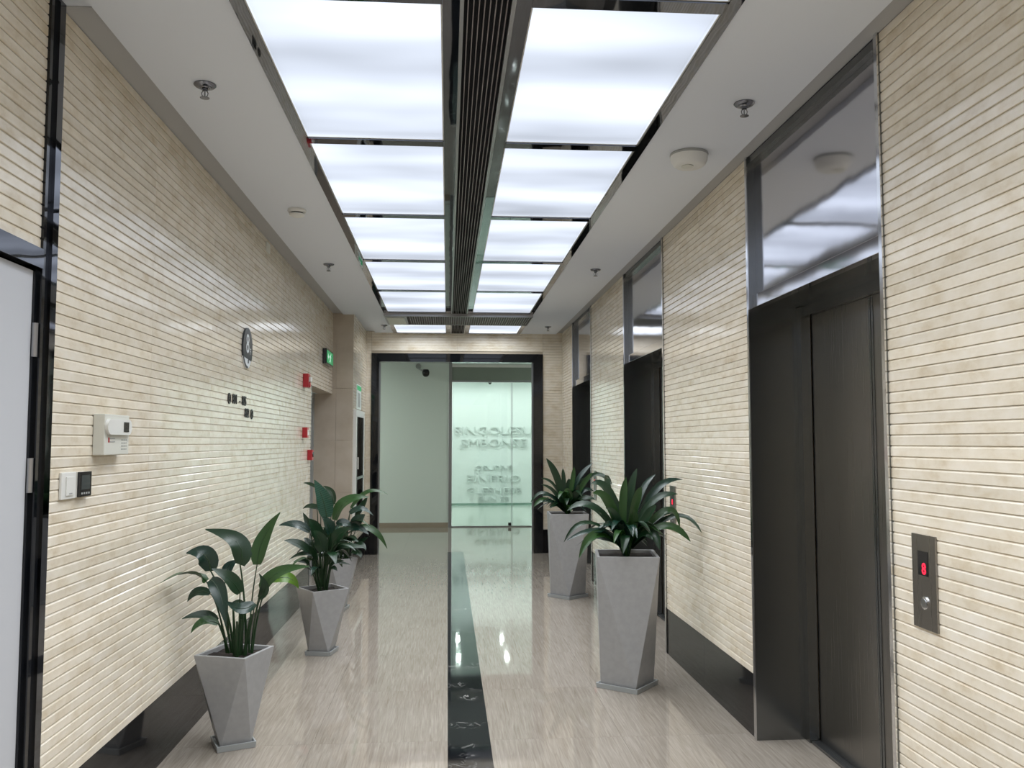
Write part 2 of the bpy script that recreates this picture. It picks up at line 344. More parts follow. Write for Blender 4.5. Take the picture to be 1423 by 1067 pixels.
# ------------------------------------------------------------------ leaf tables, world metres: (points, width, colour)
STRAP_NEAR = [
    ([(1.099, 5.41, 0.862), (1.086, 5.398, 1.101), (1.112, 5.39, 1.28)], 0.047, 2),
    ([(1.119, 5.41, 0.862), (1.138, 5.428, 1.161), (1.192, 5.44, 1.331)], 0.047, 0),
    ([(1.128, 5.41, 0.862), (1.155, 5.362, 1.122), (1.197, 5.33, 1.222)], 0.05, 2),
    ([(1.138, 5.41, 0.862), (1.208, 5.482, 1.17), (1.331, 5.53, 1.291)], 0.039, 1),
    ([(1.144, 5.41, 0.862), (1.272, 5.422, 1.218), (1.482, 5.43, 1.264)], 0.045, 1),
    ([(1.144, 5.41, 0.862), (1.247, 5.374, 1.145), (1.427, 5.35, 1.177)], 0.05, 0),
    ([(1.15, 5.41, 0.856), (1.377, 5.38, 1.132), (1.44, 5.36, 0.968)], 0.044, 2),
    ([(1.15, 5.41, 0.852), (1.438, 5.446, 1.083), (1.535, 5.214, 0.953)], 0.036, 0),
    ([(1.15, 5.41, 0.846), (1.342, 5.35, 1.022), (1.493, 5.31, 0.889)], 0.047, 2),
    ([(1.15, 5.41, 0.843), (1.26, 5.326, 0.975), (1.289, 5.27, 0.846)], 0.05, 0),
    ([(1.087, 5.41, 0.865), (1.029, 5.428, 1.212), (0.9, 5.44, 1.24)], 0.06, 0),
    ([(1.087, 5.41, 0.862), (1.011, 5.368, 1.147), (0.893, 5.34, 1.186)], 0.06, 2),
    ([(1.087, 5.41, 0.862), (0.923, 5.446, 1.136), (0.753, 5.47, 1.069)], 0.05, 0),
    ([(1.08, 5.41, 0.853), (0.856, 5.35, 1.056), (0.709, 5.31, 0.892)], 0.028, 0),
    ([(1.08, 5.41, 0.85), (0.945, 5.326, 0.99), (0.722, 5.27, 0.906)], 0.033, 1),
    ([(1.08, 5.41, 0.844), (0.896, 5.296, 0.981), (0.788, 5.22, 0.809)], 0.049, 2),
    ([(1.093, 5.41, 0.856), (1.023, 5.338, 1.013), (0.945, 5.29, 0.981)], 0.038, 1),
    ([(1.119, 5.41, 0.862), (1.086, 5.278, 0.963), (1.048, 5.19, 0.837)], 0.053, 0),
    ([(1.144, 5.41, 0.862), (1.353, 5.44, 1.077), (1.448, 5.46, 1.024)], 0.044, 0),
    ([(1.112, 5.41, 0.862), (1.075, 5.47, 1.115), (0.954, 5.51, 1.259)], 0.05, 0),
    ([(1.099, 5.41, 0.862), (0.993, 5.506, 1.298), (1.056, 5.57, 1.227)], 0.038, 0),
    ([(1.131, 5.41, 0.862), (1.228, 5.35, 1.035), (1.283, 5.31, 1.112)], 0.053, 0),
    ([(1.125, 5.41, 0.862), (1.145, 5.32, 1.001), (1.124, 5.26, 1.098)], 0.053, 2),
    ([(1.144, 5.41, 0.849), (1.205, 5.308, 0.953), (1.239, 5.24, 0.911)], 0.047, 0),
    ([(1.106, 5.41, 0.862), (1.051, 5.35, 1.036), (0.968, 5.31, 1.096)], 0.053, 0),
    ([(1.093, 5.41, 0.856), (0.989, 5.392, 1.033), (0.93, 5.38, 1.072)], 0.044, 0),
    ([(1.144, 5.41, 0.856), (1.318, 5.41, 0.979), (1.395, 5.41, 0.979)], 0.038, 0),
    ([(1.087, 5.41, 0.85), (1.01, 5.44, 0.903), (0.937, 5.46, 0.895)], 0.044, 0),
    ([(1.144, 5.41, 0.849), (1.307, 5.47, 1.024), (1.408, 5.51, 0.995)], 0.038, 0),
]
STRAP_FAR = [
    ([(1.142, 8.52, 0.834), (1.095, 8.52, 1.125), (0.968, 8.52, 1.339)], 0.067, 0),
    ([(1.158, 8.52, 0.834), (1.145, 8.538, 1.101), (1.134, 8.55, 1.239)], 0.04, 0),
    ([(1.174, 8.52, 0.834), (1.227, 8.49, 1.103), (1.234, 8.47, 1.257)], 0.049, 2),
    ([(1.182, 8.52, 0.834), (1.257, 8.532, 1.124), (1.429, 8.54, 1.289)], 0.049, 1),
    ([(1.182, 8.52, 0.834), (1.311, 8.472, 1.08), (1.409, 8.44, 1.202)], 0.046, 2),
    ([(1.142, 8.52, 0.826), (1.063, 8.52, 1.078), (0.916, 8.52, 1.148)], 0.049, 0),
    ([(1.142, 8.52, 0.826), (1.055, 8.46, 1.019), (0.905, 8.42, 1.091)], 0.041, 0),
    ([(1.142, 8.52, 0.826), (1.029, 8.436, 0.989), (0.908, 8.38, 0.981)], 0.04, 1),
    ([(1.134, 8.52, 0.826), (1.01, 8.412, 0.944), (0.904, 8.34, 0.926)], 0.036, 1),
    ([(1.134, 8.52, 0.826), (0.963, 8.55, 1.045), (0.819, 8.57, 0.911)], 0.041, 0),
    ([(1.134, 8.52, 0.826), (0.956, 8.49, 0.97), (0.837, 8.47, 0.872)], 0.049, 2),
    ([(1.19, 8.52, 0.826), (1.314, 8.49, 1.047), (1.43, 8.47, 1.016)], 0.049, 1),
    ([(1.19, 8.52, 0.826), (1.309, 8.46, 0.97), (1.429, 8.42, 0.941)], 0.049, 0),
    ([(1.174, 8.52, 0.826), (1.276, 8.556, 1.076), (1.385, 8.58, 1.146)], 0.049, 0),
    ([(1.19, 8.52, 0.826), (1.426, 8.58, 1.233), (1.535, 8.125, 1.105)], 0.049, 0),
    ([(1.158, 8.52, 0.826), (1.194, 8.43, 1.02), (1.122, 8.37, 1.023)], 0.063, 2),
    ([(1.166, 8.52, 0.826), (1.191, 8.52, 1.046), (1.191, 8.52, 1.141)], 0.059, 0),
    ([(1.15, 8.52, 0.826), (1.109, 8.568, 0.981), (1.097, 8.6, 1.074)], 0.055, 0),
    ([(1.158, 8.52, 0.826), (1.095, 8.46, 0.956), (1.011, 8.42, 1.021)], 0.059, 0),
    ([(1.182, 8.52, 0.826), (1.245, 8.46, 0.986), (1.272, 8.42, 1.09)], 0.059, 0),
    ([(1.19, 8.52, 0.826), (1.256, 8.43, 0.91), (1.342, 8.37, 0.883)], 0.055, 0),
    ([(1.134, 8.52, 0.826), (1.067, 8.43, 0.911), (0.981, 8.37, 0.869)], 0.048, 0),
    ([(1.174, 8.52, 0.826), (1.191, 8.412, 0.92), (1.204, 8.34, 0.963)], 0.055, 0),
]
PADDLE = [
    ([(-1.001, 4.525, 0.447), (-1.012, 4.538, 0.69), (-1.044, 4.55, 0.88), (-0.993, 4.562, 1.016), (-1.227, 4.575, 1.056)], 0.101, 0),
    ([(-0.985, 4.525, 0.447), (-0.99, 4.545, 0.642), (-0.963, 4.565, 0.877), (-0.967, 4.585, 1.002), (-0.859, 4.605, 1.137)], 0.077, 2),
    ([(-1.058, 4.525, 0.448), (-1.1, 4.52, 0.694), (-1.18, 4.515, 0.855), (-1.187, 4.51, 0.973), (-1.295, 4.492, 0.947)], 0.101, 1),
    ([(-1.096, 4.525, 0.448), (-1.134, 4.505, 0.682), (-1.192, 4.485, 0.808), (-1.263, 4.465, 0.896), (-1.295, 4.103, 0.861)], 0.065, 2),
    ([(-1.039, 4.525, 0.447), (-1.032, 4.5, 0.605), (-1.024, 4.475, 0.751), (-1.055, 4.45, 0.835), (-1.151, 4.425, 0.879)], 0.077, 0),
    ([(-1.073, 4.525, 0.448), (-1.116, 4.555, 0.688), (-1.126, 4.585, 0.819), (-1.127, 4.615, 0.873), (-1.078, 4.645, 0.889)], 0.052, 1),
    ([(-1.065, 4.525, 0.448), (-1.122, 4.485, 0.701), (-1.163, 4.445, 0.823), (-1.096, 4.405, 0.805), (-1.062, 4.365, 0.611)], 0.077, 1),
    ([(-1.088, 4.525, 0.448), (-1.15, 4.538, 0.692), (-1.189, 4.55, 0.736), (-1.266, 4.562, 0.774), (-1.295, 4.533, 0.702)], 0.05, 0),
    ([(-1.088, 4.525, 0.448), (-1.109, 4.51, 0.551), (-1.136, 4.495, 0.614), (-1.195, 4.48, 0.672), (-1.295, 4.446, 0.634)], 0.047, 0),
    ([(-1.084, 4.525, 0.448), (-1.104, 4.49, 0.54), (-1.123, 4.455, 0.608), (-1.2, 4.42, 0.654), (-1.232, 4.385, 0.578)], 0.055, 2),
    ([(-0.974, 4.525, 0.446), (-0.961, 4.518, 0.647), (-0.916, 4.51, 0.755), (-0.908, 4.502, 0.864), (-0.689, 4.495, 0.876)], 0.077, 2),
    ([(-0.97, 4.525, 0.446), (-0.944, 4.54, 0.688), (-0.895, 4.555, 0.794), (-0.79, 4.57, 0.845), (-0.756, 4.585, 0.752)], 0.06, 3),
    ([(-1.005, 4.525, 0.447), (-0.966, 4.475, 0.594), (-0.941, 4.425, 0.709), (-0.997, 4.375, 0.66), (-1.058, 4.325, 0.74)], 0.065, 1),
    ([(-0.974, 4.525, 0.446), (-0.958, 4.505, 0.618), (-0.936, 4.485, 0.721), (-0.876, 4.465, 0.762), (-0.927, 4.445, 0.849)], 0.05, 0),
    ([(-1.02, 4.525, 0.447), (-1.023, 4.53, 0.568), (-1.019, 4.535, 0.652), (-1.044, 4.54, 0.705), (-1.083, 4.545, 0.689)], 0.048, 0),
]
LILY_NEAR = [
    ([(-0.891, 6.4, 0.465), (-0.867, 6.388, 0.707), (-0.86, 6.375, 0.959), (-0.877, 6.363, 1.098), (-0.948, 6.35, 1.228)], 0.125, 4),
    ([(-0.874, 6.4, 0.465), (-0.852, 6.405, 0.705), (-0.808, 6.41, 0.938), (-0.764, 6.415, 1.129), (-0.568, 6.42, 1.099)], 0.098, 2),
    ([(-0.916, 6.4, 0.466), (-0.944, 6.388, 0.708), (-0.979, 6.375, 0.86), (-1.08, 6.363, 0.944), (-1.192, 6.35, 0.907)], 0.067, 1),
    ([(-0.916, 6.4, 0.466), (-0.956, 6.413, 0.705), (-0.978, 6.425, 0.868), (-1.007, 6.438, 0.928), (-1.04, 6.45, 0.988)], 0.045, 0),
    ([(-0.899, 6.4, 0.465), (-0.899, 6.38, 0.657), (-0.903, 6.36, 0.797), (-0.931, 6.34, 0.902), (-0.98, 6.32, 0.956)], 0.094, 0),
    ([(-0.891, 6.4, 0.465), (-0.864, 6.37, 0.692), (-0.828, 6.34, 0.85), (-0.842, 6.31, 0.938), (-0.881, 6.28, 0.967)], 0.089, 1),
    ([(-0.925, 6.4, 0.466), (-0.949, 6.375, 0.624), (-0.973, 6.35, 0.722), (-1.055, 6.325, 0.802), (-1.145, 6.3, 0.806)], 0.067, 0),
    ([(-0.916, 6.4, 0.466), (-0.933, 6.38, 0.606), (-0.944, 6.36, 0.69), (-1.014, 6.34, 0.74), (-1.111, 6.32, 0.67)], 0.043, 0),
    ([(-0.925, 6.4, 0.466), (-0.957, 6.375, 0.581), (-0.975, 6.35, 0.632), (-1.019, 6.325, 0.678), (-1.078, 6.3, 0.657)], 0.046, 0),
    ([(-0.874, 6.4, 0.465), (-0.865, 6.385, 0.622), (-0.852, 6.37, 0.714), (-0.718, 6.355, 0.787), (-0.574, 6.34, 0.743)], 0.055, 0),
    ([(-0.882, 6.4, 0.465), (-0.855, 6.375, 0.623), (-0.819, 6.35, 0.746), (-0.784, 6.325, 0.86), (-0.687, 6.3, 0.891)], 0.107, 0),
    ([(-0.865, 6.4, 0.465), (-0.849, 6.395, 0.569), (-0.831, 6.39, 0.616), (-0.788, 6.385, 0.655), (-0.734, 6.38, 0.651)], 0.032, 0),
    ([(-0.865, 6.4, 0.465), (-0.842, 6.405, 0.593), (-0.817, 6.41, 0.635), (-0.749, 6.415, 0.642), (-0.687, 6.42, 0.612)], 0.023, 0),
    ([(-0.899, 6.4, 0.465), (-0.908, 6.425, 0.79), (-0.914, 6.45, 1.009), (-0.988, 6.475, 1.056), (-1.05, 6.5, 1.015)], 0.052, 0),
    ([(-0.882, 6.4, 0.465), (-0.866, 6.435, 0.788), (-0.826, 6.47, 1.047), (-0.828, 6.505, 1.15), (-0.912, 6.54, 1.176)], 0.055, 0),
    ([(-0.899, 6.4, 0.465), (-0.927, 6.43, 0.876), (-0.953, 6.46, 1.171), (-1.002, 6.49, 1.205), (-1.054, 6.52, 1.199)], 0.027, 0),
    ([(-0.891, 6.4, 0.465), (-0.888, 6.365, 0.625), (-0.876, 6.33, 0.723), (-0.898, 6.295, 0.838), (-0.936, 6.26, 0.876)], 0.098, 0),
    ([(-0.874, 6.4, 0.465), (-0.865, 6.388, 0.604), (-0.856, 6.375, 0.692), (-0.805, 6.363, 0.796), (-0.752, 6.35, 0.831)], 0.085, 0),
    ([(-0.908, 6.4, 0.466), (-0.937, 6.405, 0.637), (-0.956, 6.41, 0.723), (-1.001, 6.415, 0.8), (-1.028, 6.42, 0.809)], 0.062, 0),
    ([(-0.891, 6.4, 0.465), (-0.861, 6.413, 0.704), (-0.797, 6.425, 0.902), (-0.729, 6.438, 0.935), (-0.695, 6.45, 0.89)], 0.067, 1),
    ([(-0.899, 6.4, 0.465), (-0.915, 6.375, 0.607), (-0.921, 6.35, 0.661), (-0.952, 6.325, 0.759), (-0.966, 6.3, 0.779)], 0.054, 0),
    ([(-0.874, 6.4, 0.465), (-0.854, 6.37, 0.589), (-0.842, 6.34, 0.636), (-0.813, 6.31, 0.683), (-0.768, 6.28, 0.728)], 0.054, 0),
    ([(-0.865, 6.4, 0.465), (-0.839, 6.388, 0.57), (-0.821, 6.375, 0.597), (-0.802, 6.363, 0.616), (-0.779, 6.35, 0.583)], 0.036, 0),
    ([(-0.882, 6.4, 0.465), (-0.878, 6.41, 0.705), (-0.873, 6.42, 0.825), (-0.832, 6.43, 0.893), (-0.816, 6.44, 0.927)], 0.08, 0),
]
LILY_FAR = [
    ([(-0.916, 8.03, 0.437), (-0.91, 8.042, 0.718), (-0.87, 8.055, 0.902), (-0.732, 8.067, 1.131), (-0.542, 8.08, 1.022)], 0.05, 2),
    ([(-0.905, 8.03, 0.437), (-0.897, 8.03, 0.654), (-0.878, 8.03, 0.855), (-0.781, 8.03, 0.947), (-0.668, 8.03, 0.835)], 0.065, 1),
    ([(-0.905, 8.03, 0.437), (-0.873, 8.018, 0.611), (-0.852, 8.005, 0.732), (-0.797, 7.992, 0.809), (-0.737, 7.98, 0.847)], 0.106, 1),
    ([(-0.905, 8.03, 0.437), (-0.905, 8.01, 0.591), (-0.893, 7.99, 0.723), (-0.805, 7.97, 0.767), (-0.7, 7.95, 0.674)], 0.081, 1),
    ([(-0.894, 8.03, 0.437), (-0.863, 8.025, 0.611), (-0.81, 8.02, 0.73), (-0.636, 8.015, 0.762), (-0.539, 8.01, 0.539)], 0.065, 2),
    ([(-0.905, 8.03, 0.437), (-0.864, 8.042, 0.5), (-0.844, 8.055, 0.542), (-0.781, 8.067, 0.605), (-0.716, 8.08, 0.636)], 0.062, 0),
    ([(-0.905, 8.03, 0.437), (-0.881, 8.005, 0.483), (-0.846, 7.98, 0.518), (-0.769, 7.955, 0.521), (-0.766, 7.93, 0.47)], 0.062, 0),
    ([(-0.916, 8.03, 0.437), (-0.925, 8.005, 0.527), (-0.933, 7.98, 0.573), (-0.942, 7.955, 0.662), (-0.875, 7.93, 0.686)], 0.09, 0),
    ([(-0.905, 8.03, 0.437), (-0.877, 8.05, 0.651), (-0.827, 8.07, 0.824), (-0.765, 8.09, 0.932), (-0.729, 8.11, 0.997)], 0.067, 0),
    ([(-0.916, 8.03, 0.437), (-0.946, 8.005, 0.484), (-0.965, 7.98, 0.509), (-0.994, 7.955, 0.512), (-1.001, 7.93, 0.467)], 0.056, 0),
    ([(-0.905, 8.03, 0.437), (-0.913, 8.0, 0.527), (-0.9, 7.97, 0.617), (-0.855, 7.94, 0.663), (-0.787, 7.91, 0.612)], 0.078, 0),
    ([(-0.894, 8.03, 0.437), (-0.849, 8.005, 0.526), (-0.815, 7.98, 0.572), (-0.748, 7.955, 0.607), (-0.723, 7.93, 0.534)], 0.062, 0),
]
XL, XR, ZC, ZR = -1.333, 1.568, 2.965, 3.0
BASE_H = 0.315; ROW = (3.0 - BASE_H) / 71.0
Y_END, Y_FAR, Y_OFF = 11.85, 15.5, 20.8
Y_BACK = -3.6

# ------------------------------------------------------------------ floor
fl = struct('floor', MB().box(-1.9, 2.2, Y_BACK - .2, 12.05, -0.12, -0.012).box(-4.2, 4.4, 12.05, 15.56, -0.12, -0.012), M['joint'], label='glossy beige stone floor with a black veined centre stripe')
_tm = {}
def floor_tile(x0, x1, y0, y1, m='floor'):
    g = 0.0004; key = (round(x1 - x0, 3), round(y1 - y0, 3), m)
    if key not in _tm: _tm[key] = box(g, x1 - x0 - g, g, y1 - y0 - g, -0.0121, 0).mesh('tile', M[m])
    return put('tile', _tm[key], fl, loc=(x0, y0, 0))
def steps(a, b, first, pitch):
    c = [a]; y = first
    while y < b - 0.02:
        if y > a + 0.02: c.append(y)
        y += pitch
    return c + [b]
SX0, SX1 = 0.009, 0.222
ys = steps(Y_BACK, 12.05, 4.50 - 9 * 0.9, 0.9)
for a, b in zip(ys, ys[1:]):
    for x0, x1 in ((XL, (XL + SX0) / 2), ((XL + SX0) / 2, SX0), (SX1, (SX1 + XR) / 2), ((SX1 + XR) / 2, XR)): floor_tile(x0, x1, a, b)
ys = steps(Y_BACK, 12.05, 4.39 - 9 * 0.9, 0.9)
for a, b in zip(ys, ys[1:]): floor_tile(SX0, SX1, a, b, 'black_tile')
xs = [-4.2, -3.3, -2.4, -1.5, -0.6, 0.3, 1.2, 2.1, 3.0, 4.4]; ys = [12.05, 12.9, 13.8, 14.7, 15.56]
for x0, x1 in zip(xs, xs[1:]):
    for a, b in zip(ys, ys[1:]): floor_tile(x0, x1, a, b)
for k in range(3): floor_tile(XR, 1.82, 3.01 + 3.21 * k, 4.39 + 3.21 * k)
floor_tile(-1.6, XL, 8.65, 10.2)

# ------------------------------------------------------------------ ceiling
struct('ceiling', MB().box(-1.9, 2.2, Y_BACK - .2, 11.99, ZR, 3.12), M['plaster'], label='white plaster ceiling with a shadow gap along the walls')
struct('ceiling', MB().box(-1.205, -0.728, Y_BACK, 10.07, ZC, ZR - .0005).box(-0.975, -0.728, 10.0705, 11.73, ZC, ZR - .0005), M['plaster'], label='lowered white ceiling border beside the left wall')
struct('ceiling', MB().box(0.975, 1.47, Y_BACK, 11.73, ZC, ZR - .0005), M['plaster'], label='lowered white ceiling border beside the lifts')

M['gap_shade'] = mat('painted_gap_shade', (0.46, 0.46, 0.46), 0.6)  # grey paint that deepens the shade in the gap beside the walls
struct('trim_31', MB().box(XL, -1.206, 3.012, 10.2, ZR - .004, ZR - .0003), M['gap_shade'], label='grey shadow gap profile along the left wall')
struct('trim_32', MB().box(1.471, XR, Y_BACK, 11.85, ZR - .004, ZR - .0003), M['gap_shade'], label='grey shadow gap profile along the lift wall')

# ------------------------------------------------------------------ strip-tiled walls
def strip_verts(w):
    t, p, g = 0.012, ROW, 0.0003
    prof = [(0, g), (t - .0022, g), (t, .0018), (t, p - .0075), (t - .0050, p - g), (0, p - g)]
    mb = MB(); n = len(prof); e = 0.0007
    mb.v = [(u, d, z) for u in (e, w - e) for d, z in prof]
    mb.f = [tuple(range(n)), tuple(range(2 * n - 1, n - 1, -1))] + [(i, n + i, n + (i + 1) % n, (i + 1) % n) for i in range(n)]
    return mb
def orient(side, p, u0, z0):                # local (u, d, z) -> world; side tells which way the face looks
    u, d, z = p
    if side == 'L': return (XL - .012 + d, u0 + u, z0 + z)
    if side == 'R': return (XR + .012 - d, u0 + u, z0 + z)
    if side == 'P': return (-1.095 - .012 + d, u0 + u, z0 + z)
    return (u0 + u, Y_END + .012 - d, z0 + z)
_sm = {}
def tiles(wall, side, cols, k0=0, k1=71, budget=0):
    stuff = MB(); n = 0
    for u0, u1 in zip(cols, cols[1:]):
        for k in range(k0, k1):
            z = BASE_H + k * ROW; sv = strip_verts(u1 - u0)
            if n < budget:
                key = (side, round(u1 - u0, 3))
                if key not in _sm:
                    s2 = MB(); s2.v = [orient(side, p, 0, 0) for p in sv.v]; s2.f = sv.f; _sm[key] = s2.mesh('tile', M['tile'])
                put('tile', _sm[key], wall, loc=(0, u0, z) if side in 'LRP' else (u0, 0, z)); n += 1
            else:
                o = len(stuff.v); stuff.v += [orient(side, p, u0, z) for p in sv.v]; stuff.f += [tuple(o + i for i in f) for f in sv.f]
    if stuff.v: stuff.obj('tiles', M['tile'], wall, kind='stuff')
LINTEL_K = 46; LINTEL_Z = BASE_H + LINTEL_K * ROW
wl = struct('wall_left', MB().box(XL - .16, XL - .012, 3.01, 8.65, 0, ZR).box(XL - .16, XL - .012, 8.6505, 10.2, LINTEL_Z, ZR), M['grout'], label='left wall of cream marble strips')
tiles(wl, 'L', [3.01, 4.02, 5.02, 6.02, 7.02, 8.02, 8.65], budget=300)
tiles(wl, 'L', [8.65, 9.42, 10.2], LINTEL_K, 71)
DOOR_K = 48; DOOR_Z = BASE_H + DOOR_K * ROW
wd = struct('wall_left', MB().box(XL - .16, XL - .012, 1.85, 2.925, DOOR_Z, ZR), M['grout'], label='cream marble strips above the white door')
tiles(wd, 'L', [1.85, 2.925], DOOR_K, 71, 60)
wb = struct('wall_left', MB().box(XL - .16, XL - .012, Y_BACK, 1.85, 0, ZR), M['grout'])
tiles(wb, 'L', [Y_BACK, -2.5, -1.4, -.3, .8, 1.85])
rights = []
for k, (a, b, cols, bud, lab) in enumerate([
        (Y_BACK, 3.01, [3.01, 2.0, 1.0, 0, -1.2, -2.4, Y_BACK], 142, 'right wall of cream marble strips carrying the nearest call panel'),
        (4.39, 6.22, [4.39, 5.305, 6.22], 142, 'right wall of cream marble strips between the first and second lift'),
        (7.60, 9.43, [7.60, 8.515, 9.43], 142, 'right wall of cream marble strips between the second and third lift'),
        (10.81, 11.99, [10.81, 11.86], 0, 'short right wall of cream strips beyond the third lift')]):
    wr = struct('wall_right', MB().box(XR + .012, XR + .62, a + .022, b - .022, 0, ZR), M['grout'], label=lab); rights.append(wr)
    if cols[0] > cols[1]:
        cc = cols; n = 0
        tiles(wr, 'R', [2.0, 3.01], budget=71); tiles(wr, 'R', [1.0, 2.0], budget=71); tiles(wr, 'R', cc[:1:-1])
    else: tiles(wr, 'R', cols, budget=bud)
for k in range(3): struct('wall_right', MB().box(1.97, XR + .62, 3.0 + 3.21 * k, 4.4 + 3.21 * k, 0, ZR), M['dark'])
for k in range(3):      # masonry above each lift, behind its header
    struct('wall_right', MB().box(1.66, 1.96, 3.035 + 3.21 * k, 4.365 + 3.21 * k, 2.23, ZR), M['dark'])
# end wall with the black portal
we = struct('wall_back', MB().box(-1.107, -1.03, Y_END + .012, 11.995, 0, ZR).box(1.30, XR + .012, Y_END + .012, 11.995, 0, ZR).box(-1.03, 1.30, Y_END + .012, 11.995, 2.70, ZR), M['grout'], label='end wall of cream strips around the black portal')
tiles(we, 'F', [-1.107, -1.031]); tiles(we, 'F', [1.301, 1.58]); tiles(we, 'F', [-1.03, 0.13, 1.30], 64, 71)
# pilaster: beige slabs face the camera, cream strips on its flank
wp = struct('wall_left', MB().box(-1.9, -1.1071, 10.212, 11.995, 0, ZR), M['grout'], label='pilaster wall beyond the doorway recess')
for i, (z0, z1) in enumerate([(0, .315), (.315, .92), (.92, 1.52), (1.52, 2.12), (2.12, 2.56), (2.56, ZR)]):
    for x0, x1 in ((-1.6, -1.29), (-1.29, -1.095)):
        box(x0 + .001, x1 - .001, 10.2, 10.2119, z0 + .0012, z1 - .0012).obj('slab', M['base' if i == 0 else 'beige_slab'], wp)
tiles(wp, 'P', [10.213, 11.0, 11.85])
# doorway recess in the left wall
struct('wall_left', MB().box(-1.75, -1.6, 8.4, 10.21, 0, ZR).box(-1.6, XL - .161, 8.45, 8.65, 0, ZR).box(-1.6, XL - .161, 8.65, 10.2, LINTEL_Z, ZR), M['grey_wall'], label='grey reveal of the doorway recess')
d2 = struct('door_2', MB().box(-1.6, -1.555, 8.72, 10.12, 0.005, 2.0), M['grey_door'], label='grey steel door set back in the left recess')
d2['kind'] = 'structure'
MB().lathe([(.012, 0), (.012, .05), (.02, .05), (.02, .06)], 12, (-1.555, 8.85, 1.03), 'x').obj('door_handle', M['chrome'], d2)
MB().box(-1.5999, -1.535, 8.652, 8.72, 0, 2.05).box(-1.5999, -1.535, 10.12, 10.198, 0, 2.05).box(-1.5999, -1.535, 8.7205, 10.1195, 2.0, 2.05).obj('frame', M['grey_plastic'], d2)
struct('trim_5', MB().box(XL - .02, XL + .004, 8.65, 8.668, 0, LINTEL_Z), M['alu'], label='pale metal edge strip of the doorway recess')
# shell behind the camera
struct('wall_front', MB().box(-1.6, 2.0, Y_BACK - .2, Y_BACK, 0, ZR), M['tile'], label='wall closing the lobby behind the viewpoint')

# baseboards
def baseboard(name, parts, lab): 
    o = bpy.data.objects.new(name, None)
    r = struct(name, MB().box(*parts[0]), M['base'], label=lab)
    for p in parts[1:]: MB().box(*p).obj('panel', M['base'], r)
    return r
e = .0006
def cuts(a, b, n): return [(a + (b - a) * i / n + e, a + (b - a) * (i + 1) / n - e) for i in range(n)]
baseboard('baseboard_left', [(XL - .012, XL + .001, a, b, 0, BASE_H) for a, b in [(3.012, 4.13)] + cuts(4.13, 8.648, 4)], 'tall black polished stone baseboard along the left wall')
baseboard('baseboard_left', [(-1.107, -1.094, a, b, 0, BASE_H) for a, b in cuts(10.215, 11.848, 2)], 'black stone baseboard under the hose cabinet')
for i, (a, b, n, lab) in enumerate([(Y_BACK, 3.008, 6, 'black stone baseboard before the nearest lift'), (4.413, 6.197, 2, 'black stone baseboard between the first and second lift'), (7.623, 9.407, 2, 'black stone baseboard between the second and third lift'), (10.833, 11.848, 1, 'short black stone baseboard beyond the third lift')]):
    baseboard('baseboard_right', [(XR - .001, XR + .0119, p, q, 0, BASE_H) for p, q in cuts(a, b, n)], lab)
baseboard('baseboard_back', [(1.3015, 1.566, Y_END - .001, Y_END + .0119, 0, BASE_H), (-1.093, -1.0315, Y_END - .001, Y_END + .0119, 0, BASE_H)], 'black stone baseboard pieces beside the portal')

# black portal
pt = struct('trim_6', MB().box(-1.03, -.927, Y_END - .015, 12.03, 0, 2.70), M['base2'], label='black polished portal frame at the end of the lobby')
box(1.169, 1.30, Y_END - .015, 12.03, 0, 2.70).obj('jamb', M['base2'], pt)
box(-.9265, 1.1685, Y_END - .015, 12.03, 2.585, 2.70).obj('head', M['base2'], pt)
box(-.9269, -.912, 11.93, 11.96, 0, 2.5849).obj('jamb_strip', M['alu'], pt)
box(1.154, 1.1689, 11.93, 11.96, 0, 2.5849).obj('jamb_strip', M['alu'], pt)

# ------------------------------------------------------------------ cross corridor and glass-fronted office
struct('wall_back', MB().box(-4.2, .02, Y_FAR, 15.62, 0, 3.12), M['grey_wall'], label='grey white wall of the cross corridor')
struct('wall_back', MB().box(2.6, 4.4, Y_FAR, 15.62, 0, 3.12), M['grey_wall'], label='grey white wall right of the glass front')
struct('wall_back', MB().box(-4.2, -1.9005, 11.87, 11.9995, 0, 3.12).box(2.2, 4.4, 11.87, 11.9995, 0, 3.12), M['grey_wall'])
struct('wall_left', MB().box(-4.35, -4.2, 11.87, 15.6, 0, 3.12), M['grey_wall'])
struct('wall_right', MB().box(4.4, 4.55, 11.87, 15.6, 0, 3.12), M['grey_wall'])
struct('ceiling', MB().box(-4.2, 4.4, 12.0, 15.62, 2.985, 3.12), M['plaster'], label='ceiling of the cross corridor')
struct('baseboard_back', MB().box(-4.2, .019, Y_FAR - .015, Y_FAR - .0005, 0, .085), M['far_base'], label='brown stone baseboard of the cross corridor')
gf = struct('window_1', MB().box(.022, .078, Y_FAR - .02, Y_FAR + .06, 0, 2.985), M['alu'], label='glass front of the bright office beyond the portal')
box(.0785, 2.6, Y_FAR, Y_FAR + .05, 2.60, 2.83).obj('transom_panel', M['transom'], gf)
box(.0785, 2.6, Y_FAR - .02, Y_FAR + .05, 2.83, 2.875).obj('light_strip', M['white_plastic'], gf)
box(.0785, 2.6, Y_FAR, Y_FAR + .05, 2.8755, 2.985).obj('head_panel', M['grey_wall'], gf)
box(.0785, 2.6, Y_FAR - .01, Y_FAR + .06, 2.565, 2.5995).obj('head_rail', M['alu'], gf)
box(.0785, 2.6, Y_FAR + .01, Y_FAR + .04, 0.0, .018).obj('floor_rail', M['alu'], gf)
struct('window_1', box(1.158, 2.58, Y_FAR + .02, Y_FAR + .032, .0185, 2.5645), M['glass_green'], label='fixed greenish glass pane beside the glass door')
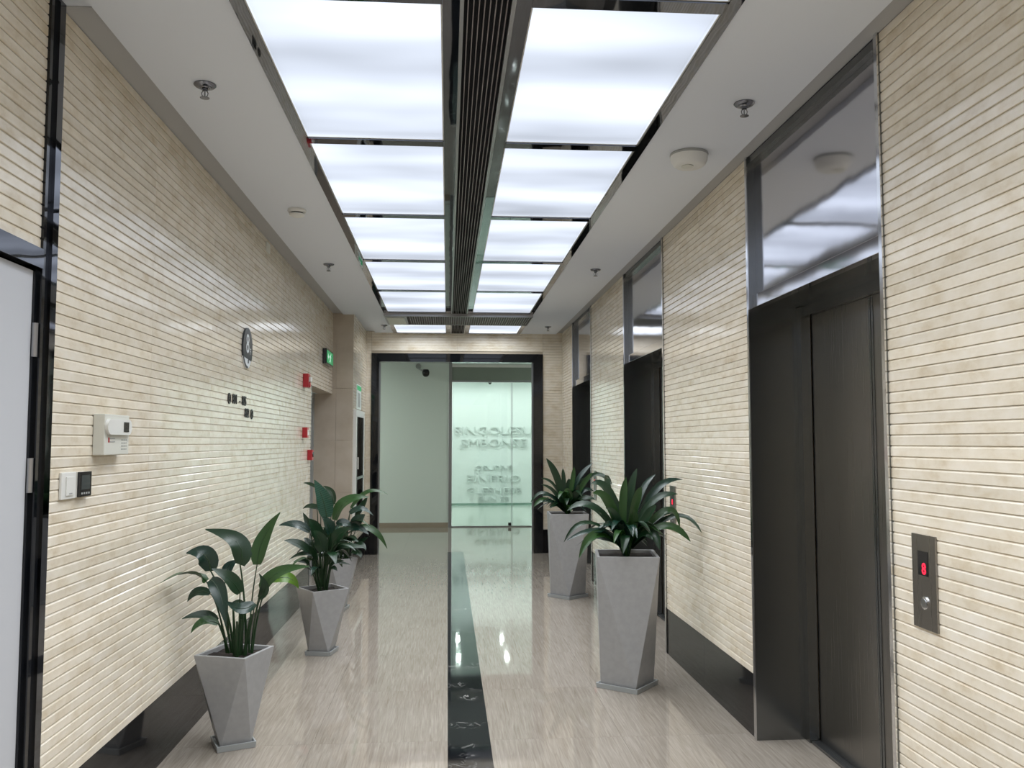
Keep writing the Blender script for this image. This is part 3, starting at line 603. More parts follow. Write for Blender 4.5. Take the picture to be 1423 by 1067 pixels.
gd = struct('door_3', box(.085, 1.13, Y_FAR + .02, Y_FAR + .032, .02, 2.56), M['glass_green'], label='frameless greenish glass door of the bright office')
box(1.13, 1.137, Y_FAR + .018, Y_FAR + .034, .02, 2.56).obj('edge', M['glass_edge'], gd)
box(1.08, 1.135, Y_FAR + .01, Y_FAR + .042, .021, .075).obj('patch_fitting', M['black_plastic'], gd)
o = box(1.150, 1.1575, Y_FAR + .018, Y_FAR + .034, .02, 2.56); struct('window_1', o, M['glass_edge'])
struct('floor', MB().box(-.4, 3.4, 15.565, 20.95, -.12, 0.0), M['office_floor'], label='pale floor of the office behind glass')
wo = struct('wall_back', MB().box(-.4, 3.4, Y_OFF, 20.95, 0, 3.1), M['office_wall'], label='white office wall with raised lettering')
struct('wall_left', MB().box(-.55, -.4, 15.63, 20.95, 0, 3.1), M['office_wall'])
struct('wall_right', MB().box(3.4, 3.55, 15.63, 20.95, 0, 3.1), M['office_wall'])
struct('ceiling', MB().box(-.4, 3.4, 15.63, 20.95, 2.95, 3.1), M['office_wall'])
struct('baseboard_back', MB().box(-.4, 3.4, Y_OFF - .012, Y_OFF - .0005, 0, .05), M['glass_edge'], label='thin grey skirting of the office wall')
for z, s, size in ((1.76, 'SINGOLESU', .27), (1.47, 'SMBONSE', .27), (.88, 'OSUPRIS', .16), (.62, 'EINFRIO', .24), (.34, 'GLESHESE', .2), (.15, 'ELIN SE', .15)):
    t = text_obj('lettering', s, size, M['office_letter'], wo, Vector((1.1, Y_OFF - .02, z)), ROT_FRONT, .03, 'CENTER', 0.0, 1.35 if size > .25 else 1.5)
t0 = thing('office_downlight', (0, 0, 2.95), '', 'downlight', 'office ceiling downlights')
MB().lathe([(.075, 2.9495), (.075, 2.942), (.055, 2.938)], 24).obj('rim', M['white_plastic'], t0)
MB().lathe([(.036, 2.9379), (.036, 2.935)], 24).obj('lens', M['office_light'], t0)
for k, (x, y) in enumerate([(x, y) for y in (16.6, 18.3, 20.0) for x in (.25, 1.25, 2.3)]):
    c = t0 if k == 0 else copy_tree(t0)
    c.location = (x, y, 2.95); c['label'] = 'round downlight in the office behind the glass, %s row, %s' % (('front', 'middle', 'rear')[k // 3], ('near the door post', 'above the glass door', 'towards the far side')[k % 3])
t = thing('office_ceiling_sensor', (.99, 20.2, 2.95), 'small dark sensor on the office ceiling behind glass', 'sensor')
MB().lathe([(.05, 2.9495), (.05, 2.92), (.045, 2.90)], 16, (.99, 20.4, 0)).obj('base', M['grey_plastic'], t)
MB().lathe([(.04, 2.8999), (.035, 2.87), (.015, 2.85)], 16, (.99, 20.4, 0)).obj('lens', M['black_plastic'], t, smooth=True)
for x, lab in ((-2.6, 'unseen round fill lamp added in the left arm of the cross corridor'), (2.9, 'unseen round fill lamp added in the right arm of the cross corridor')):  # lamps added out of view to brighten the far corridor wall
    t = thing('fill_lamp', (x, 13.8, 2.985), lab, 'lamp')
    MB().lathe([(.17, 2.9845), (.17, 2.955), (.15, 2.95)], 28, (x, 13.8, 0)).obj('rim', M['white_plastic'], t)
    MB().lathe([(.145, 2.9495), (.145, 2.945)], 28, (x, 13.8, 0)).obj('lens', M['fill_light'], t)
# security camera on the far wall
t = thing('security_camera', (-.40, Y_FAR, 2.78), 'small black ball security camera on a bracket at the far wall', 'camera')
MB().lathe([(.05, Y_FAR - .0005), (.05, Y_FAR - .015), (.03, Y_FAR - .03)], 16, (-.52, 0, 2.84), 'y').obj('mount', M['grey_plastic'], t)
MB().tube([(-.52, Y_FAR - .03, 2.84), (-.51, Y_FAR - .12, 2.79), (-.46, Y_FAR - .16, 2.76), (-.40, Y_FAR - .17, 2.76)], .017).obj('bracket', M['grey_plastic'], t, smooth=True)
MB().lathe([(.045, 2.77), (.062, 2.74), (.066, 2.71), (.055, 2.67), (.03, 2.645), (.004, 2.64)], 20, (-.385, Y_FAR - .17, 0)).obj('camera_head', M['black_plastic'], t, smooth=True)

# ------------------------------------------------------------------ ceiling light panels, trims and grilles
ZT = 2.957
tl = struct('trim_1', box(-.728, -.682, Y_BACK, 11.73, ZT, ZR - .001), M['mirror'], label='black mirror trim along the left edge of the light panels')
tr = struct('trim_2', box(.930, .9745, Y_BACK, 11.73, ZT, ZR - .001), M['mirror'], label='black mirror trim along the right edge of the light panels')
struct('trim_3', MB().box(-.024, .034, Y_BACK, 9.855, ZT, ZR - .001).box(-.024, .034, 10.63, 11.67, ZT, ZR - .001), M['mirror'], label='black mirror trim left of the centre grille')
struct('trim_4', MB().box(.222, .275, Y_BACK, 9.855, ZT, ZR - .001).box(.222, .275, 10.63, 11.67, ZT, ZR - .001), M['mirror'], label='black mirror trim right of the centre grille')
BARS = [2.79, 4.20, 5.605, 7.01, 8.415, 9.82]; HB = .036
n_bar = 7
for i, y in enumerate(BARS):
    for s, (x0, x1) in (('left', (-.6815, -.0245)), ('right', (.2755, .9295))):
        struct('trim_%d' % n_bar, box(x0, x1, y - HB, y + HB, ZT, ZR - .001), M['mirror']); n_bar += 1
struct('trim_%d' % n_bar, box(-.6815, .9295, 11.6705, 11.73, ZT, ZR - .001), M['mirror'], label='black trim across the far end of the light panels')
struct('trim_%d' % (n_bar + 1), box(-.6815, .9295, 9.857, 9.875, ZT, ZR - .001), M['mirror'])
ORD = ['nearest', 'second', 'third', 'fourth', 'fifth']
def light_panel(x0, x1, y0, y1, lab):
    t = thing('ceiling_light', ((x0 + x1) / 2, (y0 + y1) / 2, 2.972), lab, 'ceiling light', 'backlit ceiling light panels')
    box(x0 + .006, x1 - .006, y0 + .006, y1 - .006, 2.966, 2.968).obj('diffuser', M['diffuser'], t)
    mb = MB(); r = .006
    mb.box(x0, x0 + r - .0002, y0, y1, 2.964, 2.98).box(x1 - r + .0002, x1, y0, y1, 2.964, 2.98).box(x0 + r, x1 - r, y0, y0 + r - .0002, 2.964, 2.98).box(x0 + r, x1 - r, y1 - r + .0002, y1, 2.964, 2.98)
    mb.obj('frame', M['white_plastic'], t)
    led_tray(x0 + .03, x1 - .03, y0 + .03, y1 - .03, 2.99, LAMP_W * (x1 - x0) * (y1 - y0), 168 if y0 > 10 else 125)
    return t
for side, (x0, x1) in (('left', (-.6815, -.0245)), ('right', (.2755, .9295))):
    for i in range(5):
        light_panel(x0, x1, BARS[i] + HB + .0005, BARS[i + 1] - HB - .0005, '%s backlit ceiling panel from the near end, %s of the centre grille' % (ORD[i], side))
    light_panel(x0, x1, 10.63, 11.67, 'short backlit ceiling panel beyond the cross grille, %s of the centre' % side)
    for a, b, q in ((Y_BACK, .55, 'far behind'), (.57, BARS[0] - HB - .0005, 'just above')):
        light_panel(x0, x1, a, b, 'backlit ceiling panel in the %s row, %s the viewpoint' % (side, q))
def line_grille(y0, y1, lab):
    g = thing('ceiling_grille', (.128, (y0 + y1) / 2, ZC), lab, 'air grille')
    box(.049, .2065, y0, y1, 2.985, 2.9985).obj('backing', M['dark'], g)
    box(.0345, .048, y0, y1, ZT - .004, ZR - .001).obj('frame', M['grille_frame'], g)
    box(.207, .2215, y0, y1, ZT - .004, ZR - .001).obj('frame', M['grille_frame'], g)
    n = 8
    me = box(0, .0032, y0 + .001, y1 - .001, ZT, 2.984).mesh('slat', M['slat'])
    for k in range(n): put('slat', me, g).location.x = .0605 + k * .0187
line_grille(Y_BACK, 9.855, 'long dark slatted air grille down the middle of the light ceiling')
line_grille(10.63, 11.67, 'short dark slatted air grille beyond the cross grille')
g = thing('ceiling_grille', (.12, 10.25, ZC), 'dark square-cell air grille lying across the light ceiling', 'air grille')
GZ0, GZ1 = 2.925, 2.958
box(-.727, .973, 9.88, 10.62, GZ1 + .0005, GZ1 + .004).obj('backing', M['dark'], g)
mb = MB().box(-.727, -.715, 9.88, 10.62, GZ0, GZ1).box(.961, .973, 9.88, 10.62, GZ0, GZ1).box(-.7145, .9605, 9.88, 9.90, GZ0, GZ1).box(-.7145, .9605, 10.60, 10.62, GZ0, GZ1)
mb.obj('frame', M['grille_frame'], g)
mb = MB(); x = -.44
while x < .955: mb.box(x, x + .0055, 9.9005, 10.5995, GZ0 + .001, GZ1); x += .0265
mb.obj('slats', M['grille_frame'], g, kind='stuff')
mb = MB()
for k in range(17): mb.box(-.47, .9603, 9.94 + k * .04, 9.944 + k * .04, GZ0 + .008, GZ1 - .004)
mb.obj('cross_slats', M['slat'], g, kind='stuff')
box(-.7143, -.475, 9.9005, 10.5995, GZ0 - .004, GZ0 + .01).obj('blank_plate', M['grille_frame'], g)
tag(box(-.70, -.50, 9.98, 10.52, GZ0 - .012, GZ0 - .0042).obj('pale_panel', M['bright_sign'], g), 'pale panel at the left end')

# ceiling devices
SPR = [(-1.0, 3.57, 'pendent sprinkler on the left ceiling border nearest the viewer'), (1.275, 3.60, 'pendent sprinkler beside the white dome, before the nearest lift'), (-.985, 7.20, 'pendent sprinkler on the left border beyond the smoke detector'),
       (1.25, 7.26, 'pendent sprinkler on the right border before the second lift'), (-.80, 10.95, 'pendent sprinkler left of the short far light panels'), (1.27, 10.95, 'pendent sprinkler right of the short far light panels')]
def sprinkler(lab):
    t = thing('sprinkler', (0, 0, ZC), lab, 'sprinkler', 'ceiling sprinklers')
    MB().lathe([(.044, ZC - .0005), (.045, ZC - .004), (.038, ZC - .011), (.022, ZC - .014), (.019, ZC - .019)], 28).obj('escutcheon', M['sprinkler'], t, smooth=True)
    MB().lathe([(.012, ZC - .0192), (.012, ZC - .026), (.007, ZC - .028)], 14).obj('body', M['sprinkler'], t)
    f = MB()
    for s in (-1, 1): f.tube([(s * .0075, 0, ZC - .0281), (s * .013, 0, ZC - .037), (s * .011, 0, ZC - .047), (s * .003, 0, ZC - .0545)], .0022, n=6)
    f.obj('yoke', M['sprinkler'], t)
    MB().lathe([(.003, ZC - .0283), (.0035, ZC - .04), (.003, ZC - .0545)], 8).obj('bulb', M['alu'], t)
    MB().lathe([(.005, ZC - .0548), (.019, ZC - .0565), (.019, ZC - .058), (.003, ZC - .0585)], 20).obj('deflector', M['sprinkler'], t)
    return t
s0 = sprinkler(SPR[0][2]); kids = [s0] + [copy_tree(s0) for _ in SPR[1:]]
for o, (x, y, lab) in zip(kids, SPR): o.location = (x, y, ZC); o['label'] = lab
t = thing('smoke_detector', (-.955, 5.50, ZC), 'small round white smoke detector on the left ceiling border', 'smoke detector')
MB().lathe([(.056, ZC - .0005), (.058, ZC - .012), (.052, ZC - .022)], 28, (-.955, 5.5, 0)).obj('base', M['white_plastic'], t, smooth=True)
MB().lathe([(.040, ZC - .0222), (.040, ZC - .030)], 24, (-.955, 5.5, 0)).obj('vent_ring', M['black_plastic'], t)
MB().lathe([(.048, ZC - .0302), (.046, ZC - .040), (.030, ZC - .047), (.004, ZC - .048)], 24, (-.955, 5.5, 0)).obj('cap', M['white_plastic'], t, smooth=True)
t = thing('ceiling_dome', (1.22, 4.27, ZC), 'white bowl shaped dome on the ceiling before the nearest lift', 'dome')
MB().lathe([(.094, ZC - .0005), (.097, ZC - .008), (.094, ZC - .014)], 36, (1.22, 4.27, 0)).obj('base_ring', M['grey_plastic'], t, smooth=True)
MB().lathe([(.094, ZC - .0142), (.092, ZC - .035), (.082, ZC - .058), (.066, ZC - .069), (.004, ZC - .072)], 36, (1.22, 4.27, 0)).obj('bowl', M['white_plastic'], t, smooth=True)
MB().lathe([(.004, ZC - .0705), (.030, ZC - .0712), (.030, ZC - .076), (.004, ZC - .077)], 20, (1.205, 4.25, 0)).obj('cap', M['offwhite'], t, smooth=True)

# ------------------------------------------------------------------ lifts
LIFT = ['nearest lift entrance of dark brushed steel, wide open view of its door', 'second lift entrance, half hidden behind the bigger near planter', 'third and farthest lift entrance, narrow in view by the portal']
def lift(lab):
    y0, y1 = 3.01, 4.39
    t = thing('elevator_entrance', (XR, 3.70, 0), lab, 'elevator', 'lift entrances along the right wall')
    for s, (a, b) in ((0, (y0 + .0005, y0 + .02)), (1, (y1 - .0005, y1 + .0205))):
        if s == 0: a, b = y0 - .0205, y0 + .0005
        j = box(XR - .006, 1.812, a, b, 0.0, ZR - .001).obj('jamb', M['steel'], t)
        box(XR - .012, XR - .0065, a - .001, b + .001, 0.0, ZR - .002).obj('edge_strip', M['chrome'], j)
    for a, b in ((y1 - .055, y1 + .02), (y0 - .02, y0 + .055)):
        p = box(1.8125, 1.862, a, b, 0.0, 2.194).obj('door_post', M['steel'], t)
    hp = box(1.600, 1.612, y0 + .001, y1 - .001, 2.262, ZR - .042).obj('header_panel', M['steel_light'], t)
    box(1.582, 1.625, y0 + .001, y1 - .001, 2.196, 2.2615).obj('header_ledge', M['steel_light'], t, bevel=.002)
    box(1.572, 1.625, y0 + .001, y1 - .001, ZR - .0415, ZR - .002).obj('header_top_trim', M['steel'], t)
    box(1.6255, 1.955, y0 + .001, y1 - .001, 2.197, 2.209).obj('soffit', M['steel'], t)
    box(1.832, 1.90, y0 + .056, y1 - .056, 2.147, 2.1965).obj('door_head', M['steel'], t)
    d1 = box(1.868, 1.89, 3.7035, y1 - .052, .0135, 2.1465).obj('door_panel', M['steel_door'], t, bevel=.0015)
    d2 = box(1.868, 1.89, y0 + .052, 3.6985, .0135, 2.1465).obj('door_panel', M['steel_door'], t, bevel=.0015)
    for d, a, b in ((d1, 3.7035, 3.722), (d2, 3.68, 3.6985)): box(1.8655, 1.8679, a, b, .02, 2.14).obj('meeting_edge', M['steel'], d)
    box(1.895, 1.95, y0 + .02, y1 - .02, 0.0, 2.19).obj('shaft_backing', M['dark'], t)
    si = box(1.822, 1.894, y0 + .058, y1 - .058, -.0005, .012).obj('sill', M['alu'], t)
    for k in range(3): box(1.829 + .011 * k, 1.834 + .011 * k, y0 + .06, y1 - .06, .0121, .0135).obj('sill_rib', M['alu'], si)
    return t
l0 = lift(LIFT[0])
for k in (1, 2):
    c = copy_tree(l0); c.location.y += 3.21 * k; c['label'] = LIFT[k]
PAN = ['brushed steel call panel with red digit, right of the nearest lift', 'brushed steel call panel on the wall before the second lift', 'small call panel on the wall before the third lift']
t = thing('call_panel', (XR, 2.785, 1.04), PAN[0], 'call panel', 'lift call panels')
XP = XR - .007
box(XP, XR - .0005, 2.713, 2.856, .889, 1.195).obj('plate', M['steel_door'], t, bevel=.001)
dsp = box(XP - .0015, XP - .0003, 2.757, 2.817, 1.062, 1.141).obj('display', M['black_plastic'], t)
text_obj('digit', '8', .052, M['led'], dsp, Vector((XP - .0022, 2.780, 1.083)), ROT_RIGHT, .0005, bold=.0012)
bt = MB().lathe([(.021, XP - .0003), (.021, XP - .004), (.016, XP - .0045)], 24, (0, 2.781, .974), 'x').obj('button_ring', M['chrome'], t, smooth=True)
MB().lathe([(.0145, XP - .0047), (.0145, XP - .0065), (.012, XP - .0072)], 24, (0, 2.781, .974), 'x').obj('button', M['alu'], bt, smooth=True)
for k in (1, 2):
    c = copy_tree(t); c.location.y += 3.21 * k; c['label'] = PAN[k]

# ------------------------------------------------------------------ white door at the left edge
d1 = struct('door_1', box(XL - .045, XL - .012, 2.0, 2.905, .008, 2.055), M['white_door'], label='white door leaf at the left edge of the view')
box(XL - .16, XL - .005, 2.9065, 2.9245, 0, 2.064).obj('jamb', M['base2'], d1)
box(XL - .16, XL + .012, 1.86, 2.9245, 2.0645, DOOR_Z - .001).obj('frame_head', M['mirror'], d1)
box(XL - .16, XL - .005, 1.86, 1.99, 0, 2.064).obj('jamb', M['base2'], d1)
box(XL - .19, XL - .165, 1.86, 2.92, 0, 2.1).obj('backing', M['dark'], d1)
for z in (.25, 1.393, 1.83):
    MB().lathe([(.0095, z - .055), (.0095, z + .055)], 12, (XL - .003, 2.912, 0)).obj('hinge', M['grille_frame'], d1, smooth=True)
tm = struct('trim_30', box(XL - .16, XL + .008, 2.9255, 2.967, 0, ZR - .001), M['base2'], label='black glass corner trim beside the white door')
box(XL - .16, XL + .018, 2.9675, 3.0095, 0, ZR - .001).obj('mirror_strip', M['mirror'], tm)

# ------------------------------------------------------------------ things on the left wall
# round floor sign
t = thing('floor_number_sign', (XL, 5.856, 2.12), 'round slate floor sign with a white 8 on the left wall', 'sign')
R = .134; cy, cz = 5.856, 2.12
def arc(a0, a1, r, n=28): return [(r * math.cos(a0 + (a1 - a0) * i / n), r * math.sin(a0 + (a1 - a0) * i / n)) for i in range(n + 1)]
a_l, a_r = math.radians(180 + 27), math.radians(360 - 36)
fL = lambda u, v, hh: (XL + hh, cy + u, cz + v)
MB().prism(arc(a_r - 2 * PI, a_l, R, 40), .0005, .012, fL).obj('disc', M['sign_dark'], t)
MB().prism(arc(a_l + .002, a_r - .002, R, 24), .0005, .009, fL).obj('light_segment', M['sign_white'], t)
ring = arc(a_l, math.radians(275), R + .0005, 16) + list(reversed(arc(a_l, math.radians(275), R - .013, 16)))
MB().prism(ring, .0092, .012, fL).obj('dark_rim', M['sign_dark'], t)
text_obj('digit', '8', .185, M['sign_white'], t, Vector((XL + .0125, cy - .012, cz + .022)), ROT_LEFT, .001, xs=1.05)
text_obj('lettering', 'F', .06, M['sign_white'], t, Vector((XL + .0125, cy + .07, cz - .02)), ROT_LEFT, .001)
text_obj('lettering', '8F', .038, M['sign_dark'], t, Vector((XL + .0095, cy + .03, cz - .088)), ROT_LEFT, .001)
# direction lettering
def arrow_icon(t, y, z, left):
    rg = MB(); n = 20; f = lambda u, v, hh: (XL + hh, y + u, z + v)
    for i in range(n):
        a, b = 2 * PI * i / n, 2 * PI * (i + 1) / n
        rg.prism([(.034 * math.cos(a), .034 * math.sin(a)), (.034 * math.cos(b), .034 * math.sin(b)), (.024 * math.cos(b), .024 * math.sin(b)), (.024 * math.cos(a), .024 * math.sin(a))], .0005, .006, f)
    rg.obj('ring', M['letter_black'], t)
    s = -1 if left else 1
    MB().prism([(s * .018, 0), (-s * .010, .014), (-s * .010, -.014)], .0005, .006, f).obj('arrow', M['letter_black'], t)
t = thing('room_number_sign', (XL, 5.6, 1.765), 'black numerals 801 to 805 with a left arrow, under the round sign', 'sign')
arrow_icon(t, 5.425, 1.765, True)
text_obj('lettering', '801', .084, M['letter_black'], t, Vector((XL + .003, 5.565, 1.765)), ROT_LEFT, .0025, bold=.0012)
text_obj('lettering', '-', .08, M['letter_black'], t, Vector((XL + .003, 5.70, 1.765)), ROT_LEFT, .0025)
text_obj('lettering', '805', .084, M['letter_black'], t, Vector((XL + .003, 5.815, 1.765)), ROT_LEFT, .0025, bold=.0012)
t = thing('room_number_sign', (XL, 5.95, 1.69), 'black numerals 802 with a right arrow, lowest lettering under the round sign', 'sign')
text_obj('lettering', '802', .084, M['letter_black'], t, Vector((XL + .003, 5.90, 1.688)), ROT_LEFT, .0025, bold=.0012)
arrow_icon(t, 6.045, 1.688, False)
# intercom
y0, y1, z0, z1, d = 3.392, 3.645, 1.450, 1.606, .044
t = thing('intercom', (XL, 3.52, 1.53), 'grey white wall intercom with a camera window, above the light switch', 'intercom')
b0 = box(XL + .0005, XL + d, y0, y1, z0, z1).obj('body', M['offwhite'], t, bevel=.004)
b1 = MB().prism([(y0 + .035 + .035 * math.cos(a), z1 - .048 + .030 * math.sin(a)) for a in [PI / 2 + PI * i / 12 for i in range(13)]] + [(y1 - .03 + .028 * math.cos(a), z1 - .048 + .030 * math.sin(a)) for a in [-PI / 2 + PI * i / 12 for i in range(13)]], d + .0003, d + .012, lambda u, v, hh: (XL + hh, u, v)).obj('camera_pod', M['white_plastic'], t)
box(XL + d + .0122, XL + d + .0145, 3.552, 3.604, z1 - .066, z1 - .028).obj('camera_window', M['black_plastic'], b1)
sp = MB()
for i in range(5):
    for k in range(4): sp.lathe([(.0028, XL + d + .0002), (.0028, XL + d + .0012)], 8, (0, 3.565 + i * .0125, 1.472 + k * .012), 'x')
sp.obj('speaker_holes', M['grey_plastic'], t, kind='stuff')
box(XL + d + .0002, XL + d + .001, 3.565, 3.618, 1.531, 1.535).obj('slot', M['grey_plastic'], t)
fm = box(XL + d + .0002, XL + d + .001, 3.428, 3.440, 1.498, 1.517).obj('red_mark', M['red'], t)
for k in range(2): box(XL + d + .0002, XL + d + .001, 3.445, 3.495, 1.511 - .012 * k, 1.515 - .012 * k).obj('printed_line', M['grey_plastic'], t)
# light switch and thermostat
t = thing('light_switch', (XL, 3.176, 1.347), 'white plastic light switch beside the black thermostat', 'light switch')
box(XL + .0005, XL + .010, 3.118, 3.236, 1.300, 1.394).obj('plate', M['white_plastic'], t, bevel=.003)
rk = box(XL + .0102, XL + .014, 3.150, 3.212, 1.312, 1.378).obj('rocker', M['white_plastic'], t, bevel=.002)
box(XL + .0142, XL + .0147, 3.172, 3.196, 1.317, 1.321).obj('indicator', M['grey_plastic'], rk)
t = thing('thermostat', (XL, 3.30, 1.347), 'black thermostat with a dim grey screen on the left wall', 'thermostat')
box(XL + .0005, XL + .010, 3.2445, 3.352, 1.302, 1.392).obj('base_plate', M['white_plastic'], t)
fr = box(XL + .0102, XL + .018, 3.2445, 3.352, 1.302, 1.392).obj('front', M['black_plastic'], t, bevel=.002)
box(XL + .0182, XL + .0187, 3.262, 3.336, 1.328, 1.380).obj('screen', M['screen'], fr)
for k in range(4): box(XL + .0182, XL + .019, 3.262 + k * .02, 3.274 + k * .02, 1.311, 1.318).obj('button', M['grey_plastic'], fr)
# cover plate high on the wall
tag(box(XL + .0005, XL + .008, 6.40, 6.53, 2.895, 2.965).obj('cover_plate', M['offwhite'], None), 'small cream cover plate high on the left wall under the ceiling', 'cover plate')
# exit sign
t = thing('exit_sign', (XL, 9.55, 2.41), 'green lit exit sign box with running figure above the recess', 'exit sign')
box(XL + .0005, XL + .045, 9.36, 9.88, 2.335, 2.50).obj('housing', M['black_plastic'], t, bevel=.003)
fc = box(XL + .0452, XL + .048, 9.378, 9.862, 2.352, 2.484).obj('lit_face', M['exit_green'], t)
fx = lambda u, v, hh: (XL + hh, 9.62 + u, 2.418 + v)
man = MB(); h0, h1 = .0482, .0495
man.prism([(.05 + .014 * math.cos(2 * PI * i / 12), .038 + .014 * math.sin(2 * PI * i / 12)) for i in range(12)], h0, h1, fx)
man.prism([(.005, .028), (.035, .022), (.02, -.02), (-.012, -.012)], h0, h1, fx)
man.prism([(.02, -.02), (.055, -.03), (.05, -.055), (.04, -.055), (.04, -.035), (.0, -.02)], h0, h1, fx)
man.prism([(-.012, -.012), (.006, -.02), (-.03, -.052), (-.07, -.05), (-.07, -.04), (-.035, -.04)], h0, h1, fx)
man.prism([(.03, .022), (.07, .005), (.066, -.004), (.028, .010)], h0, h1, fx)
man.prism([(.005, .028), (-.035, .022), (-.045, -.002), (-.036, -.005), (-.028, .012), (.002, .014)], h0, h1, fx)
man.obj('running_figure', M['exit_white'], fc)
ar = MB().prism([(-.19, 0), (-.15, .035), (-.15, .012), (-.10, .012), (-.10, -.012), (-.15, -.012), (-.15, -.035)], h0, h1, fx); ar.obj('arrow', M['exit_white'], fc)
# red fire devices
def red_box(name, y, z, w, hh, d, lab, cat):
    t = thing(name, (XL, y, z), lab, cat)
    box(XL + .0005, XL + d, y - w / 2, y + w / 2, z - hh / 2, z + hh / 2).obj('body', M['red'], t, bevel=.003)
    return t
t = red_box('fire_alarm_sounder', 8.19, 2.068, .115, .125, .05, 'red fire alarm sounder, topmost of the red boxes by the recess', 'alarm')
box(XL + .0502, XL + .075, 8.15, 8.215, 2.055, 2.10).obj('strobe_lens', M['white_plastic'], t, bevel=.006)
MB().lathe([(.028, XL + .0502), (.024, XL + .062), (.004, XL + .066)], 18, (0, 8.18, 2.03), 'x').obj('horn', M['red'], t, smooth=True)
t = red_box('fire_call_point', 8.19, 1.586, .095, .095, .045, 'red manual fire call point, middle of the red boxes by the recess', 'alarm')
box(XL + .0452, XL + .047, 8.162, 8.218, 1.562, 1.612).obj('press_plate', M['white_plastic'], t)
t = red_box('hydrant_button', 8.50, 1.376, .095, .098, .045, 'red hydrant button box, lowest red box at the recess edge', 'alarm')
MB().lathe([(.026, XL + .0452), (.024, XL + .052), (.004, XL + .055)], 18, (0, 8.5, 1.38), 'x').obj('button', M['black_plastic'], t, smooth=True)

# fire hose cabinet on the pilaster flank
XPf = -1.095
t = thing('fire_hose_cabinet', (XPf, 10.78, 1.2), 'white framed fire hose cabinet with glass door on the pilaster', 'cabinet')
mb = MB().box(XPf + .0005, XPf + .035, 10.26, 10.34, .62, 1.88).box(XPf + .0005, XPf + .035, 11.18, 11.26, .62, 1.88).box(XPf + .0005, XPf + .035, 10.3405, 11.1795, 1.80, 1.88).box(XPf + .0005, XPf + .035, 10.3405, 11.1795, .62, .70)
mb.obj('frame', M['white_plastic'], t)
box(XPf + .0005, XPf + .004, 10.3405, 11.1795, .7005, 1.7995).obj('back_panel', M['grey_plastic'], t)
dr = box(XPf + .026, XPf + .031, 10.342, 11.178, .702, 1.798).obj('glass_door', M['cabinet_glass'], t)
box(XPf + .0312, XPf + .04, 10.342, 11.178, 1.055, 1.085).obj('door_rail', M['alu'], dr)
box(XPf + .0312, XPf + .052, 10.40, 10.42, 1.18, 1.32).obj('handle', M['chrome'], dr)
MB().lathe([(.17, XPf + .0045), (.17, XPf + .022), (.05, XPf + .0225)], 28, (0, 10.76, 1.42), 'x').obj('hose_reel', M['hose'], t)
t = thing('notice_board', (XPf, 10.82, 2.02), 'white notice with a green top band above the hose cabinet', 'notice')
box(XPf + .0005, XPf + .006, 10.56, 11.10, 1.90, 2.20).obj('sheet', M['paper'], t)
box(XPf + .0062, XPf + .007, 10.58, 11.08, 2.13, 2.185).obj('green_band', M['exit_green'], t)
box(XPf + .0062, XPf + .007, 10.68, 10.98, 1.925, 2.10).obj('grey_print', M['grey_plastic'], t)

# ------------------------------------------------------------------ potted plants
def bez(p0, p1, p2, t): return p0 * (1 - t) ** 2 + p1 * 2 * t * (1 - t) + p2 * t * t
rng = random.Random(11)
def blade(pts, width, kind, hint, n=11):
    p0, p1, p2 = [Vector(p) for p in pts]
    if kind == 'strap': p1 = p1 + (p1 - (p0 + p2) / 2) * .45
    v, f, uv = [], [], []
    for i in range(n + 1):
        t = i / n; p = bez(p0, p1, p2, t); tg = (2 * (1 - t) * (p1 - p0) + 2 * t * (p2 - p1)).normalized()
        sd = tg.cross(hint)
        sd = sd.normalized() if sd.length > .05 else Vector((1, 0, 0))
        nn = sd.cross(tg).normalized()
        if kind == 'strap': wd = width * 1.06 * (.45 + .55 * math.sin(PI * min(.5, t * .75 + .06))) * (1 if t < .6 else max(.03, 1 - ((t - .6) / .4) ** 2.2) ** .75)
        else: wd = width * max(.03, math.sin(PI * min(1.0, (.06 + .94 * t) ** .72))) ** .8
        fold = .30 if kind == 'strap' else .20
        wav = .05 * math.sin(t * 9 + p0.x * 40)
        for k in range(5):
            s = (k - 2) / 2
            v.append(tuple(p + sd * (s * wd / 2) + nn * (abs(s) ** 1.4 * wd * fold * .5 + s * s * wav * wd)))
            uv.append((k / 4, t))
    for i in range(n):
        for k in range(4): a = i * 5 + k; f.append((a, a + 1, a + 6, a + 5))
    me = bpy.data.meshes.new('leaf'); me.from_pydata(v, [], f)
    ul = me.uv_layers.new(name='UVMap')
    for l in me.loops: ul.data[l.index].uv = uv[l.vertex_index]
    for p in me.polygons: p.use_smooth = True
    return me
def leaf(parent, pts, width, col, kind, hint=None):
    if hint is None: hint = Vector((rng.uniform(-.45, .45), -.72 + rng.uniform(-.2, .2), .66)).normalized()
    if kind == 'strap':
        me = blade(pts, width, kind, hint); me.materials.append(M['leaf%d' % col]); return put('leaf', me, parent)
    me = blade(pts[2:], width, kind, hint); me.materials.append(M['leaf%d' % col]); o = put('leaf', me, parent)
    a, b, c = [Vector(p) for p in pts[:3]]
    st = [bez(a, b * 1.0 + (b - (a + c) / 2) * .4, c, i / 7) for i in range(8)]
    e = bez(Vector(pts[2]), Vector(pts[3]), Vector(pts[4]), .7)
    rib = [bez(Vector(pts[2]), Vector(pts[3]), Vector(pts[4]), t) for t in (.12, .3, .5, .7)]
    r = max(.0042, width * .055)
    MB().tube(st + rib, r * 1.35, r * .3, 6).obj('petiole', M['petiole'], o, smooth=True)
    return o
